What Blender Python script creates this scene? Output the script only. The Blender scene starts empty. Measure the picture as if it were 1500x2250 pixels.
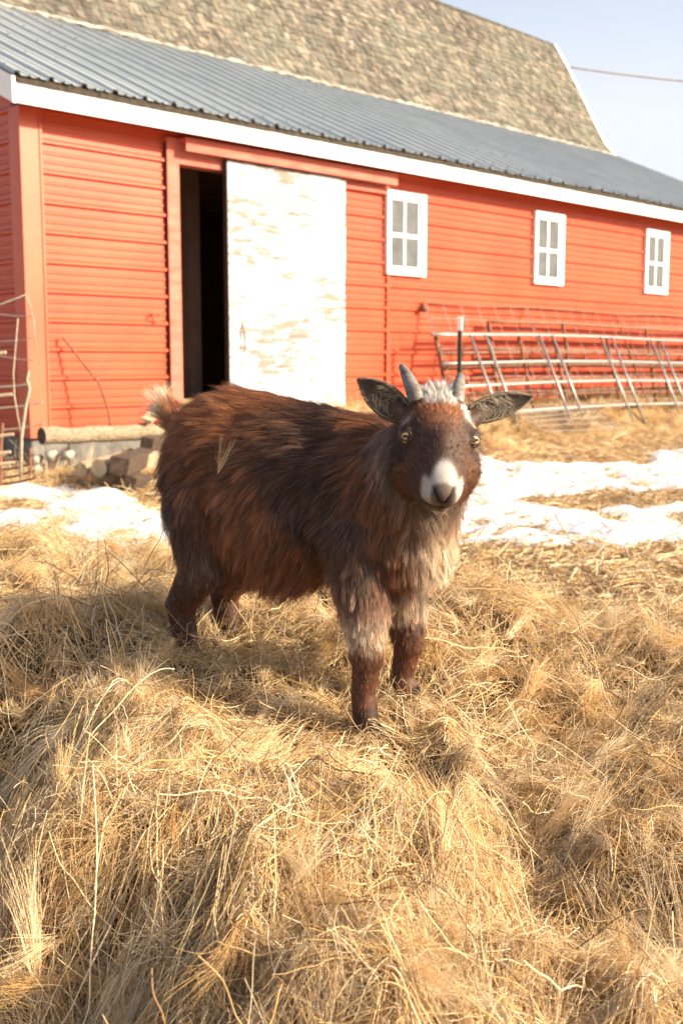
import bpy, bmesh, math, random
import numpy as np
from mathutils import Vector, Matrix
random.seed(7); rng = np.random.default_rng(11)
sc = bpy.context.scene
COL = sc.collection
R = math.radians

# ---------------------------------------------------------------- camera, sky, sun, exposure
F_PX, HC, PITCH = 2480.0, 0.90, math.atan(330/2480.0)
cam = bpy.data.cameras.new('camera'); camo = bpy.data.objects.new('camera', cam); COL.objects.link(camo)
cam.sensor_fit = 'VERTICAL'; cam.sensor_height = 36.0; cam.lens = 36.0*F_PX/2250.0
cam.clip_start = 0.02; cam.clip_end = 3000
camo.location = (0, 0, HC); camo.rotation_euler = (math.pi/2-PITCH, 0, 0)
cam.dof.use_dof = True; cam.dof.focus_distance = 1.66; cam.dof.aperture_fstop = 8.0
sc.camera = camo

SUN_AZ, SUN_EL = 105.0, 25.0          # clockwise from +Y, degrees
world = bpy.data.worlds.new('World'); sc.world = world; world.use_nodes = True
wn = world.node_tree.nodes; bg = wn['Background']
sky = wn.new('ShaderNodeTexSky'); sky.sky_type = 'NISHITA'; sky.sun_disc = False
sky.sun_elevation = R(SUN_EL); sky.sun_rotation = R(SUN_AZ); sky.air_density = 1.0; sky.dust_density = 6.0; sky.ozone_density = 1.0
_L = world.node_tree.links     # thin high haze whitening the sky, strongest toward the horizon
_tc = wn.new('ShaderNodeTexCoord'); _sp = wn.new('ShaderNodeSeparateXYZ'); _L.new(_tc.outputs['Generated'], _sp.inputs[0])
_mr = wn.new('ShaderNodeMapRange'); _L.new(_sp.outputs[2], _mr.inputs[0]); _mr.inputs[1].default_value = .20; _mr.inputs[2].default_value = .40; _mr.inputs[3].default_value = .88; _mr.inputs[4].default_value = .0
_mx = wn.new('ShaderNodeMix'); _mx.data_type = 'RGBA'; _L.new(_mr.outputs[0], _mx.inputs[0]); _L.new(sky.outputs[0], _mx.inputs[6]); _mx.inputs[7].default_value = (3.15, 3.25, 3.5, 1)
_L.new(_mx.outputs[2], bg.inputs[0]); bg.inputs[1].default_value = 0.15
sun = bpy.data.lights.new('sun', 'SUN'); suno = bpy.data.objects.new('sun', sun); COL.objects.link(suno)
sun.energy = 5.0; sun.angle = R(0.5); sun.color = (1.0, 0.86, 0.64)
sd = Vector((math.sin(R(SUN_AZ))*math.cos(R(SUN_EL)), math.cos(R(SUN_AZ))*math.cos(R(SUN_EL)), math.sin(R(SUN_EL))))
suno.rotation_euler = sd.to_track_quat('Z', 'Y').to_euler()
sc.view_settings.view_transform = 'Standard'; sc.view_settings.look = 'None'
sc.view_settings.exposure = 1.05; sc.view_settings.gamma = 1.0
sc.cycles.max_bounces = 8; sc.cycles.transparent_max_bounces = 8

# ---------------------------------------------------------------- helpers
def srgb(h): return tuple(((int(h[i:i+2], 16)/255.0)**2.2) for i in (0, 2, 4))
def tag(o, label=None, cat=None, group=None, kind=None):
    if label: o['label'] = label
    if cat: o['category'] = cat
    if group: o['group'] = group
    if kind: o['kind'] = kind
    return o
def empty(name, loc=(0, 0, 0)):
    o = bpy.data.objects.new(name, None); COL.objects.link(o); o.location = loc; o.empty_display_size = .1
    return o
def setparent(o, p):
    o.parent = p
    if p is not None: o.matrix_parent_inverse = Matrix.Translation(-Vector(p.location)) if p.type == 'EMPTY' else Matrix.Identity(4)
class MB:
    def __init__(s): s.v = []; s.f = []; s.m = []; s.c = []
    def add(s, vs, fs, mi=0, col=None):
        b = len(s.v); s.v += [tuple(v) for v in vs]
        for f in fs: s.f.append(tuple(b+i for i in f)); s.m.append(mi); s.c.append(col)
        return s
    def hexa(s, p, mi=0, col=None):   # p: 8 points, 0-3 bottom, 4-7 top
        return s.add(p, [(0, 3, 2, 1), (4, 5, 6, 7), (0, 1, 5, 4), (1, 2, 6, 5), (2, 3, 7, 6), (3, 0, 4, 7)], mi, col)
    def box(s, x0, x1, y0, y1, z0, z1, mi=0, X=None, col=None):
        p = [(x0, y0, z0), (x1, y0, z0), (x1, y1, z0), (x0, y1, z0), (x0, y0, z1), (x1, y0, z1), (x1, y1, z1), (x0, y1, z1)]
        if X: p = [X(*q) for q in p]
        return s.hexa(p, mi, col)
    def tube(s, pts, rad, n=10, mi=0, cap=True, wob=0):
        pts = [Vector(p) for p in pts]; k = len(pts)
        rads = rad if isinstance(rad, (list, tuple)) else [rad]*k
        b = len(s.v); ref = None
        for i, p in enumerate(pts):
            d = (pts[min(i+1, k-1)]-pts[max(i-1, 0)]).normalized()
            if ref is None: ref = d.orthogonal().normalized()
            ref = (ref-d*ref.dot(d)).normalized(); bi = d.cross(ref)
            for j in range(n):
                a = 2*math.pi*j/n; rr = rads[i]*(1+wob*random.uniform(-1, 1))
                s.v.append(tuple(p+(ref*math.cos(a)+bi*math.sin(a))*rr))
        for i in range(k-1):
            for j in range(n):
                s.f.append((b+i*n+j, b+i*n+(j+1) % n, b+(i+1)*n+(j+1) % n, b+(i+1)*n+j)); s.m.append(mi); s.c.append(None)
        if cap:
            s.f.append(tuple(b+j for j in range(n))[::-1]); s.m.append(mi); s.c.append(None)
            s.f.append(tuple(b+(k-1)*n+j for j in range(n))); s.m.append(mi); s.c.append(None)
        return s
    def build(s, name, mats, parent=None, smooth=False, colattr=False):
        me = bpy.data.meshes.new(name); me.from_pydata(s.v, [], s.f)
        for m in (mats if isinstance(mats, (list, tuple)) else [mats]): me.materials.append(m)
        me.polygons.foreach_set('material_index', s.m)
        if smooth: me.polygons.foreach_set('use_smooth', [True]*len(s.f))
        if colattr:
            at = me.color_attributes.new('col', 'FLOAT_COLOR', 'CORNER'); arr = []
            for p, c in zip(me.polygons, s.c):
                arr += list((*(c or (1, 1, 1)), 1.0))*p.loop_total
            at.data.foreach_set('color', arr)
        me.update()
        bm = bmesh.new(); bm.from_mesh(me); bmesh.ops.recalc_face_normals(bm, faces=bm.faces); bm.to_mesh(me); bm.free()
        o = bpy.data.objects.new(name, me); COL.objects.link(o); setparent(o, parent)
        return o
def vnoise(x, y, sc_=1.0, seed=0):
    x = np.asarray(x, float)*sc_+seed*17.13; y = np.asarray(y, float)*sc_+seed*9.71
    xi = np.floor(x).astype(np.int64); yi = np.floor(y).astype(np.int64); fx = x-xi; fy = y-yi
    fx = fx*fx*(3-2*fx); fy = fy*fy*(3-2*fy)
    def h(a, b):
        n = (a*374761393+b*668265263+seed*1442695041) & 0xffffffff
        n = ((n ^ (n >> 13))*1274126177) & 0xffffffff
        return ((n ^ (n >> 16)) & 0xffff)/65535.0
    return (h(xi, yi)*(1-fx)+h(xi+1, yi)*fx)*(1-fy)+(h(xi, yi+1)*(1-fx)+h(xi+1, yi+1)*fx)*fy*1.0
def sst(a, b, x):
    t = np.clip((np.asarray(x, float)-a)/(b-a), 0, 1); return t*t*(3-2*t)
def rvec(n, s=1.0): return rng.normal(0, s, (n, 3))
def nrm(v): return v/np.maximum(np.linalg.norm(v, axis=-1, keepdims=True), 1e-9)

class NT:      # small node builder
    def __init__(s, name):
        s.m = bpy.data.materials.new(name); s.m.use_nodes = True; s.n = s.m.node_tree.nodes; s.l = s.m.node_tree.links
        s.b = s.n['Principled BSDF']
    def node(s, t, **k):
        o = s.n.new(t)
        for a, v in k.items():
            if a.startswith('i_'):
                key = a[2:]; key = int(key) if key.isdigit() else key
                if isinstance(v, bpy.types.NodeSocket): s.l.new(v, o.inputs[key])
                else: o.inputs[key].default_value = v
            else: setattr(o, a, v)
        return o
    def coord(s, scale=(1, 1, 1), which='Object', rot=(0, 0, 0)):
        tc = s.node('ShaderNodeTexCoord'); mp = s.node('ShaderNodeMapping'); s.l.new(tc.outputs[which], mp.inputs[0])
        mp.inputs['Scale'].default_value = scale; mp.inputs['Rotation'].default_value = rot
        return mp.outputs[0]
    def noise(s, scale, vec=None, detail=6, rough=.6, dist=0):
        nn = s.node('ShaderNodeTexNoise'); nn.inputs['Scale'].default_value = scale; nn.inputs['Detail'].default_value = detail
        nn.inputs['Roughness'].default_value = rough; nn.inputs['Distortion'].default_value = dist
        if vec is not None: s.l.new(vec, nn.inputs['Vector'])
        return nn.outputs['Fac']
    def ramp(s, fac, stops):
        r = s.node('ShaderNodeValToRGB'); s.l.new(fac, r.inputs[0]); e = r.color_ramp.elements
        while len(e) < len(stops): e.new(.5)
        for el, (p, c) in zip(e, stops): el.position = p; el.color = (*c, 1) if len(c) == 3 else c
        return r.outputs[0]
    def mix(s, fac, a, b, mode='MIX'):
        m = s.node('ShaderNodeMix', data_type='RGBA', blend_type=mode)
        for sock, v in ((m.inputs[0], fac), (m.inputs[6], a), (m.inputs[7], b)):
            if isinstance(v, bpy.types.NodeSocket): s.l.new(v, sock)
            else: sock.default_value = v if isinstance(v, float) else (*v, 1)
        return m.outputs[2]
    def bump(s, h, strength=.3, dist=.01):
        b = s.node('ShaderNodeBump'); b.inputs['Strength'].default_value = strength; b.inputs['Distance'].default_value = dist
        s.l.new(h, b.inputs['Height']); s.l.new(b.outputs[0], s.b.inputs['Normal'])
    def out(s, col=None, rough=.6, metal=0.0, spec=.5):
        if col is not None:
            if isinstance(col, bpy.types.NodeSocket): s.l.new(col, s.b.inputs['Base Color'])
            else: s.b.inputs['Base Color'].default_value = (*col, 1)
        s.b.inputs['Roughness'].default_value = rough; s.b.inputs['Metallic'].default_value = metal
        s.b.inputs['Specular IOR Level'].default_value = spec
        return s.m

def mat_noisy(name, c1, c2, scale=5, rough=.6, metal=0, bump=.2, stretch=(1, 1, 1), spec=.5, bd=.01, detail=6):
    t = NT(name); v = t.coord(stretch); f = t.noise(scale, v, detail)
    c = t.ramp(f, [(.3, c1), (.7, c2)])
    if bump: t.bump(f, bump, bd)
    return t.out(c, rough, metal, spec)
WAZ = 44.4
# wall-aligned object coordinates (rotation brings wall direction to x)
def wallrot(): return (0, 0, R(-(90-WAZ)))
def mat_red(name, base, dark, fade):
    t = NT(name); v = t.coord((1, 1, 1), rot=wallrot())
    big = t.noise(1.3, v, 5); fine = t.noise(30, t.coord((.3, .3, 6), rot=wallrot()), 4)
    streak = t.noise(2.2, t.coord((4, 4, .5), rot=wallrot()), 6)
    c = t.ramp(big, [(.35, base), (.7, fade)])
    c = t.mix(t.ramp(streak, [(.55, (0, 0, 0)), (.8, (.35, .35, .35))]), c, dark)
    t.bump(fine, .08, .003)
    return t.out(c, .42, 0, .4)
M = {}
M['red'] = mat_red('red_steel', (.42, .054, .017), (.30, .032, .011), (.46, .078, .030))
M['trimred'] = mat_red('red_trim', (.46, .075, .03), (.34, .045, .02), (.50, .11, .05))
M['woodred'] = mat_noisy('faded_red_wood', (.42, .085, .055), (.55, .17, .12), 6, .8, 0, .3, (.6, .6, 3))
M['white'] = mat_noisy('white_paint', (.78, .77, .74), (.84, .83, .81), 3, .6, 0, .1)
M['boardgrey'] = mat_noisy('weathered_board', (.20, .16, .12), (.42, .34, .26), 7, .85, 0, .4, (1, 1, 4))
M['darkedge'] = mat_noisy('dark_ragged_strip', (.012, .009, .006), (.06, .045, .03), 25, .9, 0, .8)
def mat_peel():
    t = NT('peeling_white_paint')
    a = t.noise(4.0, t.coord((1, 1, 5), rot=wallrot()), 8, .72, .4)
    b = t.noise(1.1, t.coord((1, 1, 1.3), rot=wallrot()), 3)
    s = t.node('ShaderNodeMath', operation='MULTIPLY_ADD', i_0=b, i_1=.55, i_2=a)
    m = t.ramp(s.outputs[0], [(.775, (0, 0, 0)), (.85, (1, 1, 1))])
    wood = t.ramp(t.noise(20, t.coord((1, 1, 7), rot=wallrot()), 5), [(.3, (.17, .115, .090)), (.7, (.31, .245, .215))])
    c = t.mix(m, (.52, .53, .56), wood); t.bump(a, .3, .004)
    return t.out(c, .7, 0, .3)
M['peel'] = mat_peel()
def mat_roof():
    t = NT('grey_roof_steel'); v = t.coord((1, 1, 1), rot=wallrot())
    f = t.noise(2.0, v, 6); g = t.noise(9, t.coord((.5, 3, .5), rot=wallrot()), 5)
    c = t.ramp(f, [(.3, (.34, .37, .37)), (.7, (.45, .47, .465))]); c = t.mix(t.ramp(g, [(.5, (0, 0, 0)), (.85, (.4, .4, .4))]), c, (.34, .34, .31))
    t.bump(g, .05, .002)
    return t.out(c, .42, .15, .5)
M['roof'] = mat_roof()
def mat_shingle():
    t = NT('weathered_shingle'); at = t.node('ShaderNodeAttribute', attribute_name='col')
    f = t.noise(14, t.coord((1, 1, .35), rot=wallrot()), 6)
    c = t.mix(t.ramp(f, [(.3, (.55, .55, .55)), (.7, (1.15, 1.15, 1.15))]), (0, 0, 0), at.outputs['Color'])
    g = t.noise(.8, t.coord(), 4); c = t.mix(t.ramp(g, [(.4, (0, 0, 0)), (.7, (.3, .3, .3))]), c, (.19, .20, .15))
    t.bump(f, .5, .01)
    return t.out(c, .9, 0, .2)
M['shingle'] = mat_shingle()
M['glass'] = mat_noisy('dirty_window_glass', (.075, .078, .080), (.13, .132, .132), 6, .12, 0, .02, spec=.7)
M['dark'] = mat_noisy('dark_interior_boards', (.22, .13, .09), (.36, .22, .15), 3, .9, 0, .1)
M['found'] = mat_noisy('grey_stone_foundation', (.07, .065, .06), (.20, .19, .17), 6, .9, 0, .5, bd=.03)
M['galv'] = mat_noisy('galvanised_tube', (.24, .235, .225), (.40, .385, .37), 30, .42, .45, .05)
M['rust'] = mat_noisy('rusty_tube', (.13, .055, .03), (.26, .11, .06), 22, .75, .15, .3)
M['wire'] = mat_noisy('old_wire', (.22, .18, .15), (.38, .33, .28), 40, .5, .5, 0)
M['black'] = mat_noisy('dark_fitting', (.02, .015, .012), (.05, .035, .03), 30, .6, 0, .1)
M['postgreen'] = mat_noisy('green_steel_post', (.03, .045, .03), (.09, .09, .06), 30, .6, .2, .1)
M['log'] = mat_noisy('weathered_log', (.13, .09, .055), (.40, .31, .20), 12, .85, 0, .8, (2.2, 2.2, 6), bd=.02)
M['logend'] = mat_noisy('dark_log_end', (.02, .012, .008), (.10, .06, .035), 26, .9, 0, .5)
M['plank'] = mat_noisy('pale_sawn_wood', (.34, .25, .15), (.55, .42, .27), 9, .8, 0, .3)
M['bark'] = mat_noisy('dry_branch_bark', (.24, .19, .13), (.42, .35, .25), 30, .8, 0, .3)
M['stone'] = mat_noisy('pale_stone', (.24, .21, .16), (.44, .39, .31), 9, .9, 0, .4, bd=.02)

# ---------------------------------------------------------------- site frame (wall corner O, along-wall u, outward n)
u = Vector((math.sin(R(WAZ)), math.cos(R(WAZ)), 0)); n = Vector((math.cos(R(WAZ)), -math.sin(R(WAZ)), 0))
O = Vector((-2.4514, 8.9663, 0))
def pz(x, y, Y):    # world point on the vertical plane y=Y seen at photo pixel (used to lay out the yard)
    d = (x-750)/F_PX, 1.0, -(y-1125)/F_PX; c, s_ = math.cos(PITCH), math.sin(PITCH)
    r = Vector((d[0], c+d[2]*s_, -s_+d[2]*c)); return Vector((0, 0, HC))+r*(Y/r.y)
def W(s, o, z): return O+u*s+n*o+Vector((0, 0, z))

def ground_h(x, y):
    x = np.asarray(x, float); y = np.asarray(y, float)
    s = (x-O.x)*u.x+(y-O.y)*u.y; off = (x-O.x)*n.x+(y-O.y)*n.y
    z = (vnoise(x, y, 1.1, 3)-.5)*.06+(vnoise(x, y, 4, 4)-.5)*.03
    near = sst(60, 30, np.hypot(x, y))
    z = z*near
    z = z+.42*sst(1.3, 2.6, s)*np.exp(-(np.maximum(off, 0)/.75)**2)*sst(16, 13, s)*(off < 3)
    z = z+(vnoise(x, y, 2.1, 8)-.35)*.25*sst(3.5, 5.5, s)*np.exp(-((off-.8)/.6)**2)*sst(16, 13, s)
    return z

# ---------------------------------------------------------------- ground
def straw_ground_mat():
    t = NT('straw_littered_ground'); v = t.coord()
    a = t.noise(2.2, v, 8, .7); b = t.noise(26, t.coord((1, 2.2, 1)), 6, .7, 1.0); c_ = t.noise(.5, v, 3)
    c = t.ramp(b, [(.30, (.12, .07, .03)), (.5, (.36, .23, .10)), (.72, (.58, .42, .22))])
    c = t.mix(t.ramp(a, [(.42, (0, 0, 0)), (.62, (.5, .5, .5))]), c, (.22, .13, .06))
    t.bump(b, .9, .03)
    return t.out(c, .95, 0, .15)
M['ground'] = straw_ground_mat()
def grid_mesh(name, xs, ys, hf, mat, parent=None):
    X, Y = np.meshgrid(xs, ys); Z = hf(X, Y)
    v = np.stack([X, Y, Z], -1).reshape(-1, 3); nx, ny = len(xs), len(ys)
    idx = np.arange(nx*ny).reshape(ny, nx)
    f = np.stack([idx[:-1, :-1], idx[:-1, 1:], idx[1:, 1:], idx[1:, :-1]], -1).reshape(-1, 4)
    me = bpy.data.meshes.new(name); me.from_pydata(v.tolist(), [], f.tolist()); me.materials.append(mat)
    me.polygons.foreach_set('use_smooth', [True]*len(f)); me.update()
    o = bpy.data.objects.new(name, me); COL.objects.link(o); setparent(o, parent); return o
def spaced(lo, hi, fine_lo, fine_hi, step, grow=1.25):
    a = list(np.arange(fine_lo, fine_hi+step, step)); s = step
    while a[-1] < hi: s *= grow; a.append(a[-1]+s)
    s = step
    while a[0] > lo: s *= grow; a.insert(0, a[0]-s)
    return np.array(a)
g = grid_mesh('ground', spaced(-900, 900, -7, 9, .06), spaced(-60, 1500, -1, 16, .06), ground_h, M['ground'])
tag(g, 'straw covered barnyard ground stretching to the horizon', kind='structure')

# snow patches: raised sheets following the ground
def snow_mat():
    t = NT('old_snow'); v = t.coord(); a = t.noise(9, v, 6); t.bump(a, .5, .03)
    d = t.noise(40, v, 4)
    c = t.mix(t.ramp(d, [(.55, (0, 0, 0)), (.75, (.55, .55, .55))]), (.76, .77, .79), (.45, .37, .27))
    t.b.inputs['Subsurface Weight'].default_value = 0.0
    return t.out(c, .55, 0, .4)
M['snow'] = snow_mat()
def snow_patch(name, poly, seed, label, holes=(), amp=1.0):
    poly = np.array(poly, float)
    def inside_dist(px, py, pg):
        d = np.full(px.shape, 1e9); ins = np.zeros(px.shape, bool)
        for i in range(len(pg)):
            a = pg[i]; b = pg[(i+1) % len(pg)]; ab = b-a
            t = np.clip(((px-a[0])*ab[0]+(py-a[1])*ab[1])/(ab@ab), 0, 1)
            d = np.minimum(d, np.hypot(px-a[0]-t*ab[0], py-a[1]-t*ab[1]))
            cr = ((a[1] > py) != (b[1] > py)) & (px < (b[0]-a[0])*(py-a[1])/(b[1]-a[1]+1e-12)+a[0]); ins ^= cr
        return np.where(ins, d, -d)
    xs = np.arange(poly[:, 0].min()-.4, poly[:, 0].max()+.4, .04); ys = np.arange(poly[:, 1].min()-.4, poly[:, 1].max()+.4, .04)
    X, Y = np.meshgrid(xs, ys); D = inside_dist(X, Y, poly)
    for h in holes: D = np.minimum(D, -inside_dist(X, Y, np.array(h, float)))
    D = D+(vnoise(X, Y, 2.0, seed)-.42)*.40*amp+(vnoise(X, Y, 6, seed+1)-.5)*.24*amp+(vnoise(X, Y, 17, seed+2)-.5)*.13
    Z = ground_h(X, Y)-.02+.045*sst(-.02, .12, D)+(.05*(vnoise(X, Y, 5, seed+3)-.5)+.05*(vnoise(X, Y, 11, seed+5)-.5))*sst(-.02, .25, D)
    keep = D > -.03; idx = -np.ones(X.shape, int); idx[keep] = np.arange(keep.sum())
    v = np.stack([X[keep], Y[keep], Z[keep]], -1); q = np.stack([idx[:-1, :-1], idx[:-1, 1:], idx[1:, 1:], idx[1:, :-1]], -1).reshape(-1, 4)
    q = q[(q >= 0).all(1)]
    me = bpy.data.meshes.new(name); me.from_pydata(v.tolist(), [], q.tolist()); me.materials.append(M['snow'])
    me.polygons.foreach_set('use_smooth', [True]*len(q)); me.update()
    o = bpy.data.objects.new(name, me); COL.objects.link(o); return tag(o, label, 'snow', kind='stuff')
snow_patch('snow', [(.35, 5.6), (1.0, 5.35), (2.1, 5.55), (3.4, 6.0), (4.6, 7.0), (5.2, 9.0), (4.6, 11.6), (3.3, 11.5), (2.6, 10.0), (1.5, 9.9), (1.2, 10.8), (.7, 11.0), (.6, 9.7), (.3, 8.9), (.1, 7.0)], 21,
           'white snow patch on the ground right of the goat', holes=[[(1.30, 7.0), (1.8, 6.85), (2.4, 7.1), (2.5, 7.8), (1.9, 8.0), (1.35, 7.7)]], amp=.6)
snow_patch('snow', [(-4.5, 4.2), (-1.5, 4.0), (-.2, 4.3), (-.5, 5.6), (-1.15, 6.6), (-1.5, 7.6), (-2.4, 8.1), (-3.6, 8.0), (-5, 7)], 41,
           'white snow patch on the ground left of the goat behind the hay', holes=[[(-3.4, 6.7), (-1.75, 6.6), (-1.75, 7.0), (-2.1, 7.4), (-3.4, 7.4)]], amp=.5)

# ---------------------------------------------------------------- barn
barn = empty('barn', W(0, 0, 0))
tag(barn, 'long red steel clad barn with grey lean-to roof and tall weathered shingle roof', 'barn')
S1 = 13.75
# ribbed horizontal cladding profile (z -> outward offset)
def prof(z0, z1):
    pts = []; k0 = math.floor(z0/.229)-1
    for k in range(k0, int(z1/.229)+2):
        b = k*.229+.06
        for dz, o in ((0, .0), (.010, .026), (.030, .026), (.048, .0), (.088, .0), (.094, .009), (.108, .009), (.116, 0), (.155, 0), (.161, .009), (.175, .009), (.183, 0)):
            if z0 < b+dz < z1: pts.append((b+dz, o))
    return [(z0, 0)]+pts+[(z1, 0)]
def sheet(mb, s0, s1, z0, z1, off=0.0, end=None):
    P_ = prof(z0, z1); X = end or W
    ns = max(1, int((s1-s0)/1.0)); L = np.linspace(s0, s1, ns+1)
    vs = [X(s, off+o+ .004*math.sin(s*2.3+z*3), z) for z, o in P_ for s in L]; m = ns+1
    fs = [(i*m+j, i*m+j+1, (i+1)*m+j+1, (i+1)*m+j) for i in range(len(P_)-1) for j in range(ns)]
    mb.add(vs, fs)
mb = MB(); sheet(mb, .15, 1.335, .29, 2.86); sheet(mb, 2.95, 4.17, .25, 2.86); sheet(mb, 4.17, S1, .25, 2.86); sheet(mb, 1.335, 2.95, 2.70, 2.86)
mb.build('wall', M['red'], barn)
# seams where sheets meet
mb = MB()
for s in (4.17,): mb.box(s-.02, s+.02, .02, .028, .25, 2.84, X=W)
mb.build('sheet_seam', M['red'], barn)
# gable end wall of lean-to + big barn side (plane s=0 looking left, in shade)
def We(t, o, z): return O+u*(-o)-n*t+Vector((0, 0, z))
mb = MB(); sheet(mb, .13, 12.6, .30, 2.9, end=We)
PR = [(0.0, 2.86), (3.15, 4.30), (4.52, 6.6), (8.3, 8.4), (12.1, 6.6), (12.6, 2.9)]
mb.add([We(.0, .0, 2.9), We(12.6, 0, 2.9)]+[We(t, 0, z) for t, z in PR[::-1]], [tuple(range(8))])
mb.build('end_wall', M['red'], barn)
# far gable end
mb = MB(); mb.add([W(S1, -t, z) for t, z in [(0, 0), (12.6, 0)]+PR[::-1]], [tuple(range(8))])
mb.build('end_wall', M['red'], barn)
# corner trim, L shaped with rolled edges
mb = MB(); mb.box(-.035, .145, .022, .034, .30, 2.84, X=W); mb.box(-.035, -.023, -.13, .022, .30, 2.84, X=W); mb.box(.13, .150, .034, .042, .30, 2.84, X=W)
mb.build('corner_trim', M['trimred'], barn)
# backing wall + foundation
mb = MB(); mb.box(.02, 1.3, -.14, -.04, -.1, 2.85, X=W); mb.box(3.1, S1-.05, -.14, -.04, -.1, 2.85, X=W); mb.box(1.3, 3.1, -.14, -.04, 2.66, 2.85, X=W)
mb.build('inner_wall', M['dark'], barn)
mb = MB(); mb.box(.01, 1.30, -.12, -.015, -.2, .31, X=W); mb.box(3.1, S1-.02, -.12, -.015, -.2, .27, X=W); mb.box(-.0, .01, -12.5, -.02, -.2, .31, X=W)
mb.build('foundation', M['found'], barn)
# interior
mb = MB(); mb.box(.3, 6.0, -5.0, -4.9, 0, 2.9, X=W); mb.box(.2, .3, -5, -.15, 0, 2.9, X=W); mb.box(6.0, 6.1, -5, -.15, 0, 2.9, X=W); mb.box(.2, 6.1, -5, -.15, 2.9, 2.95, X=W)
mb.build('interior', M['dark'], barn)
M['floor'] = mat_noisy('dirt_floor', (.14, .09, .04), (.50, .36, .13), 8, .95, 0, .5)
mb = MB(); mb.box(.3, 6.0, -4.9, -.13, .3, .56, X=W); mb.box(1.45, 3.1, -.13, .0, .3, .57, X=W); mb.build('floor', M['floor'], barn)
mb = MB(); mb.box(2.36, 2.50, -1.1, -.98, .56, 2.88, X=W); mb.build('inner_post', mat_noisy('dim_grey_post', (.26, .19, .15), (.36, .27, .22), 6, .8), barn)
# door frame
mb = MB(); mb.box(1.345, 1.47, -.10, .045, .40, 2.70, X=W); mb.box(2.95, 3.02, -.10, .02, .40, 2.66, X=W)
mb.box(1.47, 1.95, -.10, .042, 2.585, 2.70, X=W); mb.box(1.95, 2.95, -.10, .02, 2.585, 2.70, X=W); mb.box(1.345, 1.47, -.1, .05, 2.70, 2.79, X=W)
mb.build('door_frame', M['woodred'], barn)
mb = MB(); mb.box(1.34, 1.352, .0, .03, .4, 2.75, X=W); mb.build('frame_gap', M['black'], barn)
# track cover
mb = MB(); mb.box(1.47, 4.17, .03, .15, 2.755, 2.79, X=W); mb.box(1.47, 4.17, .135, .15, 2.68, 2.755, X=W); mb.box(1.47, 4.17, .02, .035, 2.60, 2.755, X=W)
mb.box(3.3, 4.15, .035, .05, 2.60, 2.66, X=W)
mb.build('door_track', M['woodred'], barn)
# sliding door
door = MB(); zz = .44; bi = 0
while zz < 2.66:
    h = random.uniform(.135, .15); z1 = min(zz+h, 2.675); door.box(1.965+random.uniform(-.004, .006), 3.465+random.uniform(-.008, .006), .066, .092+random.uniform(-.002, .002), zz, z1-.004, X=W); zz = z1
door.box(2.0, 2.10, .045, .066, .45, 2.66, X=W); door.box(3.30, 3.42, .045, .066, .45, 2.66, X=W)
dro = door.build('door', M['peel'], barn); tag(dro, 'white sliding door with peeling paint')
mb = MB(); mb.box(1.952, 1.965, .045, .10, .44, 2.675, X=W); mb.build('door_edge', M['black'], dro)
mb = MB(); mb.tube([W(2.12, .115, .98), W(2.12, .125, 1.08), W(2.115, .12, 1.18), W(2.12, .10, 1.24)], .008, 8); mb.build('handle', M['rust'], dro)
# latch on left cladding
mb = MB(); mb.tube([W(1.19+.035*math.cos(a), .05, 1.28+.04*math.sin(a)) for a in np.linspace(0, 5.6, 12)], .008, 8); mb.build('latch', M['trimred'], barn)
# fascia, dark eave strip, rake board, soffit
def Wf(s, o, z): return W(s, o, z)
mb = MB(); mb.box(-.19, S1+.2, .235, .26, 2.80, 2.945, X=W); fo = mb.build('fascia', M['white'], barn)
mb = MB(); mb.box(-.18, S1+.18, -.02, .234, 2.86, 2.875, X=W); mb.build('soffit', M['woodred'], barn)
SL = math.tan(R(24.6)); EZ, EO = 2.985, .30
def roofz(o): return EZ+(EO-o)*SL
mb = MB()
q = []
for z0_, z1_ in ((-.24, -.01),):
    mb.hexa([W(-.215, .262, roofz(.262)+z0_+.03), W(-.19, .262, roofz(.262)+z0_+.03), W(-.19, -3.15, roofz(-3.15)+z0_), W(-.215, -3.15, roofz(-3.15)+z0_),
             W(-.215, .262, roofz(.262)+z1_-.01), W(-.19, .262, roofz(.262)+z1_-.01), W(-.19, -3.15, roofz(-3.15)+z1_), W(-.215, -3.15, roofz(-3.15)+z1_)])
    mb.build('rake_board', M['white'], barn); mb = MB()
    mb.hexa([W(S1+.19, .262, roofz(.262)+z0_+.03), W(S1+.215, .262, roofz(.262)+z0_+.03), W(S1+.215, -3.15, roofz(-3.15)+z0_), W(S1+.19, -3.15, roofz(-3.15)+z0_),
             W(S1+.19, .262, roofz(.262)+z1_-.01), W(S1+.215, .262, roofz(.262)+z1_-.01), W(S1+.215, -3.15, roofz(-3.15)+z1_), W(S1+.19, -3.15, roofz(-3.15)+z1_)])
mb.build('rake_board', M['white'], barn)
mb = MB()   # near-black ragged strip along the edge under the sheets
sarr = np.arange(-.18, S1+.15, .03); prev = None
vs = []; fs = []
for i, s in enumerate(sarr):
    h = .022+.03*float(vnoise(s, 0, 9, 5))+.012*float(vnoise(s, 0, 40, 6)); o = .272+.012*float(vnoise(s, 3, 20, 7))
    vs += [W(s, .22, 2.94), W(s, o, 2.943), W(s, o, 2.943+h), W(s, .22, 2.955+h)]
    if i: b = 4*i; fs += [(b-4, b-3, b+1, b), (b-3, b-2, b+2, b+1), (b-2, b-1, b+3, b+2)]
mb.add(vs, fs); mb.build('eave_strip', M['darkedge'], barn)
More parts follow.
